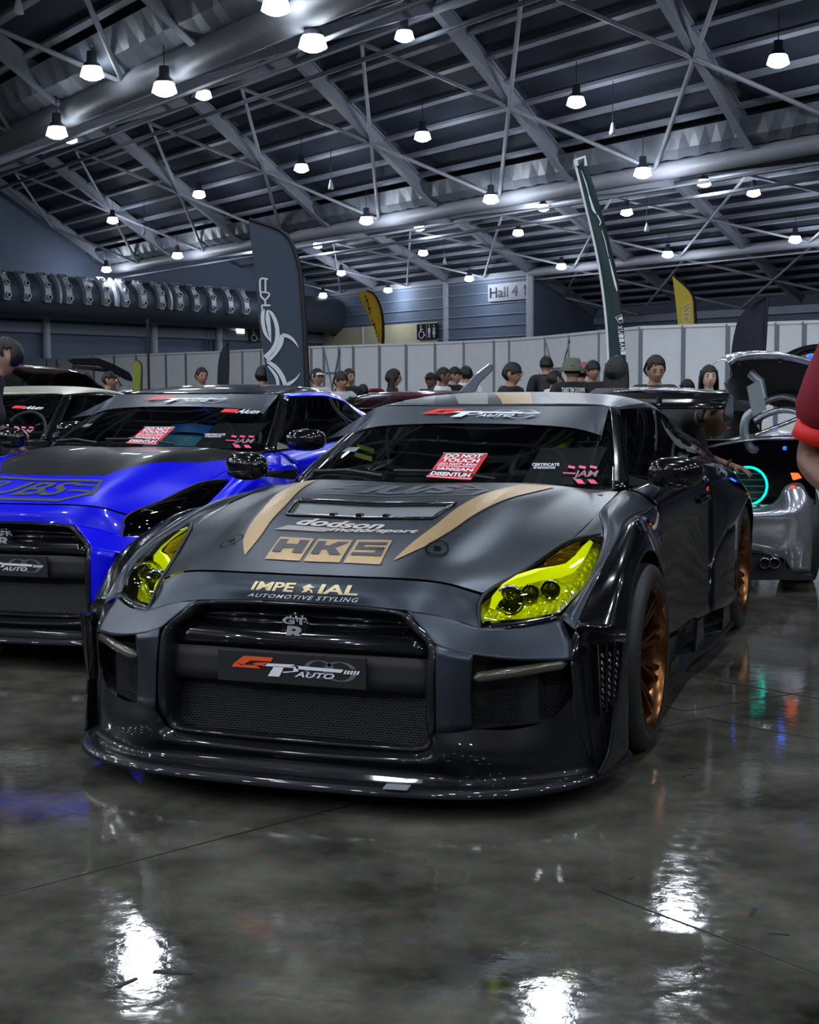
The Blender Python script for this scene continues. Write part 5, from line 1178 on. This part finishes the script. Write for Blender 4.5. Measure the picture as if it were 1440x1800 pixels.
# photographer at the left edge, both hands raised
rp=dict(hip=(0,-.16,.93),chest=(0,-.15,1.31),neck=(0,-.08,1.475),head=(0,.0,1.60),sl=(.185,-.15,1.435),sr=(-.185,-.15,1.435),el=(.27,-.12,1.17),er=(-.27,-.12,1.17),wl=(.10,.03,1.03),wr=(-.12,.03,1.03),kl=(.10,-.18,.50),kr=(-.10,-.18,.50),al=(.11,-.13,.09),ar=(-.11,-.13,.09))
c=at(8,598,d=9.0); rz=math.atan2(CAMP.x-c.x,-(CAMP.y-c.y))
person((c.x,c.y,0),c.z,rz-math.radians(80),'person with black hair at the left edge holding up a phone with both hands',shirt=BK,pose=rp,pkey='photo',extras=[('phone','wl',(-.10,-.02,.09))],fine=True,res=.018)
# person in black bending over the tail of the grey car, one arm reaching right
c=at(1150,800,d=9.12)
bp=dict(hip=(-.22,.10,.90),chest=(.05,.12,1.06),neck=(.21,.12,1.10),head=(.35,.12,1.10),sl=(.13,.26,1.03),sr=(.14,-.05,1.00),er=(.35,-.12,.885),wr=(.595,-.12,.825),el=(.16,.30,.80),wl=(.26,.28,.62),kl=(-.14,.10,.50),kr=(-.32,.08,.50),al=(-.13,.12,.09),ar=(-.33,.12,.09))
person((c.x,c.y,0),1.72,math.radians(-20),'person in black bending behind grey car, one braceleted arm stretched to the right',shirt=BK,pose=bp,pkey='bend',skin=M_skind,shirt_long=False,extras=[('bracelet','wr','er')],fine=True,res=.016,hyaw=1.5,hair='buzz')
# man in the red shirt close to the camera at the right edge
c=at(1440,700,d=3.45)
np_=dict(el=(.27,.03,1.10),er=(-.30,.05,1.10),wr=(-.14,-.18,1.02),wl=(.18,-.18,1.0))
person((c.x+.255,c.y,0),1.74,math.radians(-12),'person in dark red tee with bright red cuffs and jeans, cut off by right edge',shirt=(.22,.008,.02),trousers=(.03,.06,.10),pose=np_,pkey='red',skin=M_skind,extras=[('cuff',)],fine=True,res=.014)
# ================================================================= FLAGS
def flagplane(d, x0,y0,x1,y1):
    """flat frame facing the camera side: returns map from picture-like (px,py) to a vertical plane at depth d"""
    c=at((x0+x1)/2,(y0+y1)/2,d=d); n=Vector((CAMP.x-c.x,CAMP.y-c.y,0)).normalized(); return (lambda px,py,o=0: atp(px,py,c,n)+n*o),c,n
def smooth(pts,n=5): 
    v=cr([Vector((a,b,0)) for a,b in pts],n); return [(p.x,p.y) for p in v]
def feather(label,d,left,right,m,polew=.03,group=None,wave=.03,name='feather_flag',edge=True):
    """left / right: picture outlines bottom->top of both edges (same count); cloth mesh between, pole along right"""
    f,c,n=flagplane(d,left[0][0],left[0][1],right[-1][0],right[-1][1]); base=f(*right[0]); base.z=0
    L=smooth(left);Rr=smooth(right); k=len(L); mb=MB(); nn=8; rows=[]
    for i in range(k):
        rows.append([f(L[i][0]*(1-t/nn)+Rr[i][0]*t/nn,L[i][1]*(1-t/nn)+Rr[i][1]*t/nn,wave*math.sin(t/nn*5+i*.35)) for t in range(nn+1)])
    root=empty(name,base,0,label,'flag',group)
    mb=gridmb(rows); mb.v=[v-base for v in mb.v]; cl=mb.build('flag_cloth',m,root)
    mb=MB(); pp=[f(*p)-base for p in Rr]; pp=[Vector((pp[0].x,pp[0].y,0))]+pp; mb.tube(pp,[polew]*2+[polew*(1-.5*i/len(pp)) for i in range(len(pp)-2)],8); mb.build('pole',M_black,root)
    mb=MB(); q=Vector((pp[0].x,pp[0].y,0)); mb.beam(q+Vector((-.4,0,.02)),q+Vector((.4,0,.02)),.05,.03); mb.beam(q+Vector((0,-.4,.02)),q+Vector((0,.4,.02)),.05,.03); mb.build('cross_base',M_black,root)
    return root,f,base,cl
M_fdark=mat('flag_slate',(.035,.05,.075),.8,noise=.2,nscale=1.5); M_fwhite=mat('flag_white',(.62,.64,.68),.8); M_fyel=mat('flag_yellow',(.95,.56,.03),.8); M_fyel2=mat('flag_mustard',(.80,.60,.08),.8)
M_fgrn=mat('flag_dark_green',(.008,.035,.038),.6,noise=.5,nscale=3); M_fnavy=mat('flag_navy',(.006,.008,.022),.7,noise=.5,nscale=3)
R_,f,b,cl=feather('tall dark slate feather flag with large white curved logo behind the blue car',16.5,
 [(474,700),(466,640),(457,580),(450,500),(443,440),(437,386)],[(541,700),(538,620),(532,520),(524,460),(500,410),(438,385)],M_fdark,.035,wave=.0)
def dz_(pts,k=0): return Pg(pts,k)
Lg=[]
z=lambda x,y:(420+x/5.143,370+y/5.143)
def st(pts,w): return band(smooth([z(*p) for p in pts],5),[v/5.143 for v in w] if isinstance(w,list) else w/5.143)
Lg.append(st([(238,1330),(300,1270),(340,1190),(348,1090),(330,1000),(295,930),(262,900)],[48,44,40,38,36,28,8]))
Lg.append(st([(255,905),(262,980),(275,1080),(290,1195)],[20,44,32,6])); Lg.append(st([(290,1190),(240,1110),(218,1020),(215,960),(220,890)],[6,30,34,34,30]))
Lg.append(st([(540,1240),(500,1180),(450,1140),(390,1125)],[4,22,30,34])); Lg.append(st([(392,1125),(378,1200),(340,1270),(290,1330),(255,1365)],[40,42,40,36,28]))
Lg.append(st([(255,1365),(310,1400),(360,1450),(400,1520),(420,1585)],[28,38,40,42,34])); Lg.append(st([(420,1580),(480,1550),(525,1510),(552,1470)],[34,26,14,4]))
Lg.append(st([(262,1405),(310,1460),(345,1520),(355,1600)],[12,26,30,30])); Lg.append(st([(300,1610),(345,1590),(370,1600)],[10,22,10]))
# letters K and A turned upright along the edge
Lg.append(st([(205,858),(285,858)],16)); Lg.append(st([(240,850),(235,815),(200,775),(196,745)],16)); Lg.append(st([(235,815),(270,775),(275,748)],16))
Lg.append(st([(190,735),(272,745)],14)) ; Lg.append(st([(192,735),(196,622),(262,622)],16)); Lg.append(st([(240,742),(240,625)],16)); Lg.append(st([(205,885),(230,905)],20)); Lg.append(st([(205,860),(210,890)],14))
decal('flag_logo',Lg,lambda u,v:f(u,v,.012)-b,[M_fwhite],cl,0)
feather('small narrow black and navy feather flag left of the tall slate flag',24,[(381,700),(382,670),(384,635),(391,612),(400,600)],[(401,700),(401,670),(402,640),(402,615),(402,599)],M_fnavy,.02,wave=.01)
R_,f,b,cl=feather('yellow teardrop flag with dark vertical lettering above the partition',56,[(670,608),(663,590),(652,565),(641,540),(631,520),(634,514)],[(673,608),(674,585),(673,560),(668,536),(657,516),(645,511)],M_fyel,.06,wave=.0)
for i,(ch,x,y) in enumerate([(c_,643+2.05*i,519+7.0*i) for i,c_ in enumerate('BISIK KITCHEN')]):
    if ch!=' ': decal('flag_letter',[T(ch,(0,0,1,1),bold=.03)],(lambda x,y:lambda u,v:f(x+u*3.4,y+5.2-v*5.2,.05)-b)(x-1.5,y),[mat('letter_black',(.03,.02,.0),.6)],cl,0)
R_,f,b,cl=feather('mustard yellow feather flag with white outlined lettering above the partition on the right',38,[(1195,600),(1193,580),(1190,550),(1186,515),(1182,484)],[(1224,600),(1223,580),(1222,550),(1216,515),(1183,483)],M_fyel2,.05,wave=.0)
lt=[band([(1198,541),(1213,532),(1215,537),(1200,545)],1.6),band([(1200,545),(1202,556),(1201,563)],1.4),band([(1213,540),(1213,552),(1211,560),(1214,566)],1.4),band([(1202,550),(1212,551)],1.2),band([(1203,558),(1211,558)],1.2),band([(1204,568),(1212,570),(1213,578)],1.4),band([(1203,563),(1203,578)],1.3)]
decal('flag_lettering',lt,lambda u,v:f(u,v,.04)-b,[M_white],cl,0)
feather('dark navy feather flag right of centre behind the raised boot lid',18,[(1284,720),(1283,680),(1284,640),(1290,590),(1305,550),(1347,521)],[(1336,720),(1338,680),(1342,640),(1346,590),(1348,550),(1349,519)],M_fnavy,.025,wave=.02)
# tall narrow flag seen edge on, pole bent
R_,f,b,cl=feather('tall dark green banner flag seen almost edge-on with white lettering along its edge',14,[(1072,690),(1072,640),(1067,560),(1057,480),(1043,410),(1026,340),(1014,292)],[(1100,690),(1099,640),(1093,560),(1083,480),(1069,420),(1050,350),(1028,283)],M_fgrn,.012,wave=.01)
mb=MB(); P_=smooth([(1071,690),(1070,640),(1065,560),(1055,480),(1041,410),(1024,340),(1010,283)]); mb.tube([f(*p)-b for p in P_],.012,8); mb.tube([f(1010,283)-b,f(1028,276)-b,f(1030,292)-b],.016,8); mb.tube([f(1014,292)-b,f(1012,280)-b],.02,8); mb.build('banner_frame',M_white,R_)
g=[band(smooth([(1022,300),(1030,322),(1036,345)]),[.8,2.2,1.6]),band(smooth([(1036,345),(1043,368),(1048,376)]),[2.6,4.5,2]),band(smooth([(1050,378),(1056,390),(1054,396)]),2),band(smooth([(1058,405),(1064,425),(1070,452)]),[1,1.4,1]),band(smooth([(1071,455),(1077,480),(1082,500),(1085,512)]),[1.4,3.2,4,1.4])]
g+=[band([(1082,558),(1093,553),(1095,566),(1089,568),(1082,558)],1.0),Pg([(1086,560),(1093,556),(1094,562),(1088,563)])]
decal('banner_marks',g,lambda u,v:f(u,v,.02)-b,[M_white],cl,0)
for i,ch in enumerate('XUIIAMI'):
    y=573+i*7.4; x0=1086+i*.9
    decal('banner_letter',[T(ch,(0,0,1,1),bold=.03)],(lambda x0,y:lambda u,v:f(x0+v*8.5,y+u*6.2,.025)-b)(x0,y),[M_white],cl,0)
# thin aerial pole behind the blue car
q0=at(262,690,d=19.6); q1=at(259,560,d=19.6); mb=MB(); mb.tube([(q0.x,q0.y,0),(q0.x,q0.y,q1.z)],.018,6); o=mb.build('pole',M_black); tag(o,'thin bare black pole standing behind the blue car roof','pole')
# yellow green small curved flag
feather('small lime green rounded flag with grey inset behind the blue roof',20,[(233,695),(233,665),(234,642),(240,634)],[(248,695),(249,665),(249,642),(243,633)],mat('flag_lime',(.22,.24,.03),.7),.015,wave=.0)

# ================================================================= CARS BEHIND
M_silver=mat('pearl_silver_paint',(.42,.43,.48),.2,.75,.8)
M_maroon=mat('maroon_paint',(.16,.005,.012),.18,.2,1)
M_tail=mat('tail_lamp',(.5,.02,.01),.3,emit=(1,.12,.02),es=2.0)
M_cyan=mat('cyan_ring_light',(.0,.6,.5),.4,emit=(0,1,.75),es=1.6)
M_bluel=mat('blue_led',(.0,.1,.9),.4,emit=(.02,.12,1),es=1.5)
def sedan():
    """silver saloon behind the grey coupe: rear turned towards us, boot open with a ring-lit speaker"""
    R=empty('saloon_car',(0,0,0),0,'silver saloon with raised boot lid and cyan ring-lit speaker behind the grey coupe','car')
    D0=9.1
    n=Vector((_F.x,_F.y,0)).normalized(); cc=at(1380,900,d=D0)
    # local frame: rear face plane turned a little
    ax=Vector((math.cos(YAW+.10),-math.sin(YAW+.10),0)).normalized(); fw=Vector((-ax.y,ax.x,0))    # fw away from camera
    def on(px,py,off=0):
        return atp(px,py,cc,fw)+fw*off
    def outline(pts,o0,o1,m,name,par=R,bev=0):
        mb=MB(); mb.prism([on(*p,o0) for p in pts],fw*(o1-o0)); return mb.build(name,m,par,bevel=bev)
    # rear bumper: curved panel following the outline, crease built as three bands
    top=[(1200,885),(1262,888),(1318,893),(1350,890),(1368,878),(1384,854),(1413,852),(1435,885)]
    c1=[(1200,900),(1262,902),(1318,903),(1350,902),(1374,900),(1396,896),(1420,890),(1437,886)]
    c2=[(1200,922),(1262,921),(1318,920),(1350,921),(1378,923),(1400,926),(1422,934),(1434,944)]
    c3=[(1200,945),(1262,946),(1318,950),(1350,955),(1372,962),(1390,968),(1412,972),(1434,974)]
    c4=[(1200,968),(1262,968),(1320,970),(1345,973),(1362,978),(1380,985),(1400,1010),(1433,1012)]
    rows=[]
    for r,o in ((top,.03),(c1,-.04),(c2,-.03),(c3,-.005),(c4,.03)):
        rows.append([on(p[0],p[1],o+ (.16 if i==len(r)-1 else .05 if i==len(r)-2 else 0)) for i,p in enumerate(r)])
    patch('rear_bumper',rows,M_silver,R,5,4,thick=.004)
    side=[[rows[i][-1],rows[i][-1]+fw*.5+ax*.09,rows[i][-1]+fw*1.1+ax*.12] for i in range(5)]
    patch('rear_quarter',side,M_silver,R,4,4,thick=.004)
    # dark diffuser, boot cavity
    outline([(1200,960),(1345,975),(1375,985),(1398,1012),(1433,1014),(1433,1022),(1200,1022)],.06,.5,M_bodydk,'diffuser')
    for px in (1345,1362): mb=MB(); q=fw.to_track_quat('Z','Y').to_matrix(); mb.lathe([(.03,.0),(.034,.0),(.034,.12),(.0,.12)],on(px,990,0),n=16,M=q); mb.build('exhaust_tip',M_chrome,R)
    mb=MB(); box=[(1195,775),(1440,775),(1440,890),(1195,890)]
    a=[on(*p,.12) for p in box]; bk=[on(*p,.75) for p in box]; mb.add(a+bk,[(4,5,6,7),(0,1,5,4),(2,3,7,6),(1,2,6,5),(0,3,7,4)]); mb.build('boot_cavity',M_black,R)
    # speaker with glowing ring and slats
    q=fw.to_track_quat('Z','Y').to_matrix(); c=on(1322,858,.22); r=.120
    mb=MB(); mb.lathe([(0,.02),(r*.95,.02),(r*1.04,-.02),(r*1.1,.03)],c,n=32,M=q); sp=mb.build('speaker',M_dash,R)
    pts=[c+q@Vector((r*math.cos(t),r*math.sin(t),-.025)) for t in [2*PI*k/40 for k in range(41)]]; mb=MB(); mb.tube(pts,.008,8,caps=False); mb.build('light_ring',M_cyan,sp)
    for k in range(-3,4):
        zz=k*.04; w=math.sqrt(max(0,r*r-zz*zz))*.95; mb=MB(); mb.beam(c-ax*w+Vector((0,0,zz))-fw*.03,c+ax*w+Vector((0,0,zz))-fw*.03,.008,.006); mb.build('speaker_slat',mat('teal_metal',(.08,.35,.30),.3,.6),sp)
    # tail lamp, blue LEDs
    outline([(1392,832),(1404,832),(1410,840),(1396,844)],.0,.05,M_tail,'tail_lamp'); 
    for px,py in ((1384,789),(1264,765)): mb=MB(); mb.lathe([(0,-.012),(.012,-.008),(.014,0)],on(px,py,.1),n=10,M=q); mb.build('blue_light',M_bluel,R)
    ld=bpy.data.lights.new('blue_glow','POINT'); ld.energy=.08; ld.color=(.05,.15,1); ld.shadow_soft_size=.02; lo=bpy.data.objects.new('blue_glow',ld); COL.objects.link(lo); lo.location=on(1384,789,.03); lo.parent=R
    # body shoulder and roof
    sh=[[on(1240,790,.1),on(1300,777,.05),(on(1370,771,.05)),on(1440,772,.05)],[on(1240,782,.5),on(1300,768,.5),on(1370,762,.5),on(1440,765,.5)]]
    patch('boot_edge',sh,M_silver,R,4,3,thick=.01)
    rf=[[on(px,py,o) for px,py in pts] for pts,o in (([(1090,690),(1150,686),(1230,688),(1300,695),(1330,702)],.9),([(1090,684),(1150,682),(1230,683),(1300,688),(1345,697)],1.5),([(1090,690),(1150,686),(1230,686),(1300,690),(1350,700)],2.3))]
    patch('roof',rf,M_silver,R,4,4,thick=.01)
    rw=[[on(1090,692,.88),on(1200,690,.88),on(1330,704,.88)],[on(1100,735,.5),on(1220,735,.5),on(1345,745,.5)],[on(1110,778,.25),on(1230,780,.2),on(1360,782,.2)]]
    patch('rear_window',rw,M_sglass,R,5,5)
    for P_ in ([(1445,742,.1),(1400,722,.3),(1360,735,.5),(1335,765,.6)],[(1445,722,.15),(1405,698,.4),(1375,706,.6),(1350,735,.8)]):
        mb=MB(); mb.tube(cr([on(*p) for p in P_],5),.022,8); mb.build('window_frame',M_silver,R)
    mb=MB(); mb.tube(cr([on(*p) for p in [(1330,765,.05),(1375,748,.05),(1440,722,.05)]],4),.014,6); mb.build('boot_strut',M_chrome,R)
    # gooseneck hinge
    mb=MB(); mb.tube(cr([on(*p) for p in [(1345,702,.1),(1330,722,.1),(1316,735,.1),(1312,760,.1),(1322,786,.1),(1333,792,.15)]],5),.028,10); mb.tube([on(1345,702,.1),on(1341,670,.12),on(1325,655,.15)],.03,8); mb.build('gooseneck_hinge',mat('grey_metal',(.30,.34,.37),.4,.5),R)
    outline([(1316,680),(1338,668),(1350,720),(1326,732)],.05,.09,mat('grey_metal',(.30,.34,.37),.4,.5),'hinge_plate')
    # raised boot lid: outer skin above, dark inside below
    up=[(1279,636),(1300,623),(1340,619),(1380,622),(1420,630),(1470,645)]; lo_=[(1283,643),(1305,634),(1345,631),(1385,634),(1425,644),(1470,660)]
    lr=[[on(x,y,0) for x,y in lo_],[on(x,y,.0) for x,y in up],[on(x,y-4,.45) for x,y in up],[on(x,y+3,.95) for x,y in up]]
    lid=patch('boot_lid',lr,M_silver,R,5,5,thick=.006)
    inn=[[on(x,y,.012) for x,y in lo_],[on(x+ (12-i*4),y+ (14 if i<5 else 10)+i*3,.22) for i,(x,y) in enumerate(lo_)],[on(x+14,y+60+i*8 if i else y+30,.75) for i,(x,y) in enumerate(lo_)]]
    patch('boot_lid_lining',inn,M_dash,lid,5,5,thick=.006)
    for px,py in ((1299,641),(1372,637)): mb=MB(); mb.lathe([(0,-.01),(.012,-.008),(.014,.004)],on(px,py,.0),n=10,M=q); mb.build('rubber_stop',M_black,lid)
    mb=MB(); G=cr([on(*p) for p in [(1385,628,.0),(1410,618,.1),(1440,612,.2),(1475,610,.3)]],4); mb.tube(G,.03,8); mb.build('boot_spoiler',M_gloss,lid)
    mb=MB(); mb.lathe([(0,-.01),(.014,-.006),(.016,.004)],on(1424,626,-.02),n=10,M=q); mb.build('blue_light',M_bluel,lid)
    for sx,o in ((1225,.3),(1432,.3),):
        mb=MB(); qx=ax.to_track_quat('Z','Y').to_matrix(); c2=on(sx,1000,o+.35); c2.z=.31; mb.lathe([(.2,-.1),(.31,-.1),(.32,0),(.31,.1),(.2,.1)],c2,n=28,M=qx); mb.build('tyre',M_rubber,R)
    return R
sedan()
def slab(name,label,cat,pts,d,thick,m,parent=None,group=None,bev=.01):
    c=at(*pts[0],d=d); n=Vector((CAMP.x-c.x,CAMP.y-c.y,0)).normalized(); P_=[atp(px,py,c,n) for px,py in pts]; mb=MB(); mb.prism(P_,n*-thick); base=Vector((c.x,c.y,0)); o=mb.build(name,m,parent,loc=base if parent is None else None,bevel=bev)
    if label: tag(o,label,cat,group)
    return o
def lowcar(name,label,d,x0,x1,ytop,m,glass=M_sglass,zoff=0,rz=0):
    """distant car of which mainly the roof shows: full body loft with roof, glass, bonnet and wheels"""
    a=at(x0,ytop,d=d); b=at(x1,ytop,d=d); c=(a+b)/2; H_=a.z; L=4.4; Wd=1.78
    R=empty(name,(c.x,c.y,0),rz,label,'car')
    prof=[(-2.2,.55),(-2.1,.72),(-1.1,.88),(-.35,H_-.06),(.1,H_),(.7,H_-.01),(1.25,H_-.10),(1.9,.98),(2.2,.90),(2.25,.6)]
    rows=[]
    for y,z in prof:
        up=z>1.05; w=Wd/2*(.72 if up else .97); rows.append([(-w,y,z-.05),(-w*.7,y,z-.012),(0,y,z),(w*.7,y,z-.012),(w,y,z-.05)])
    patch('body_top',rows,m,R,4,4)
    for s in (1,-1):
        patch('body_side',[[(s*Wd/2*.97,y,min(z,.92)-.05) for y,z in prof],[(s*Wd/2*1.0,y,.62) for y,z in prof],[(s*Wd/2*.97,y,.2) for y,z in prof]],m,R,2,3)
        patch('side_window',[[(s*Wd/2*.73,y,H_-.12) for y in (-.3,.4,1.2)],[(s*Wd/2*.955,y,.93) for y in (-1.0,.4,1.7)]],glass,R,3,3)
        for y in (-1.3,1.35):
            mb=MB(); mb.lathe([(.19,-.1),(.31,-.1),(.32,0),(.31,.1),(.2,.1)],(s*.8,y,.32),'x',24); mb.build('tyre',M_rubber,R)
            mb=MB(); mb.lathe([(0,.05*s),(.19,.06*s),(.2,.1*s)],(s*.8,y,.32),'x',24); mb.build('wheel',M_rimblk,R)
    patch('windshield',[[(-.62,-1.08,.915),(0,-1.13,.93),(.62,-1.08,.915)],[(-.52,-.40,H_-.06),(0,-.44,H_-.035),(.52,-.40,H_-.06)]],glass,R,4,4)
    return R
lowcar('parked_car','glossy dark red car whose roof shows between the blue and grey coupes',15,600,850,688,M_maroon,rz=-.25)
c=slab('raised_car_lid','shiny silver car lid raised steeply above the dark red roof','car lid',[(805,690),(838,655),(860,638),(867,640),(866,652),(845,672),(835,690)],13,.05,M_silver)
slab('car_spoiler','dark red roof spoiler showing left of the raised silver lid','spoiler',[(648,690),(650,683),(672,682),(678,690)],12.4,.3,M_maroon)
# maroon hatch and raised tailgate on the left
lowcar('parked_car','dark red car with black roof behind the champagne roof at the left edge',17,-190,80,641,M_maroon,rz=-.3)
R=empty('raised_tailgate',at(200,700,d=20.2)*1.0,0,'dark car tailgate raised high behind the champagne roofed coupe','tailgate'); R.location.z=0
def rel(o,par): o.location=o.location-par.location; o.parent=par; return o
c=at(180,650,d=20.2); n=Vector((CAMP.x-c.x,CAMP.y-c.y,0)).normalized()
def tg(name,pts,o0,th,m):
    mb=MB(); mb.prism([atp(px,py,c,n)-n*o0-R.location for px,py in pts],n*-th); return mb.build(name,m,R,bevel=.01)
tg('tailgate_skin',[(118,634),(130,630),(172,629),(200,640),(228,655),(237,672),(222,668),(196,655),(172,643),(130,641)],0,.5,M_gloss)
tg('tailgate_lining',[(126,642),(172,645),(192,652),(186,649),(150,650),(132,648)],.02,.4,M_bodydk)
mb=MB(); mb.tube([atp(195,655,c,n)-R.location,atp(212,680,c,n)-R.location],.03,8); mb.build('gas_strut',M_chrome,R)
lowcar('parked_car','dark car under the raised tailgate behind the blue roof',24,190,350,684,M_gloss,rz=.35)
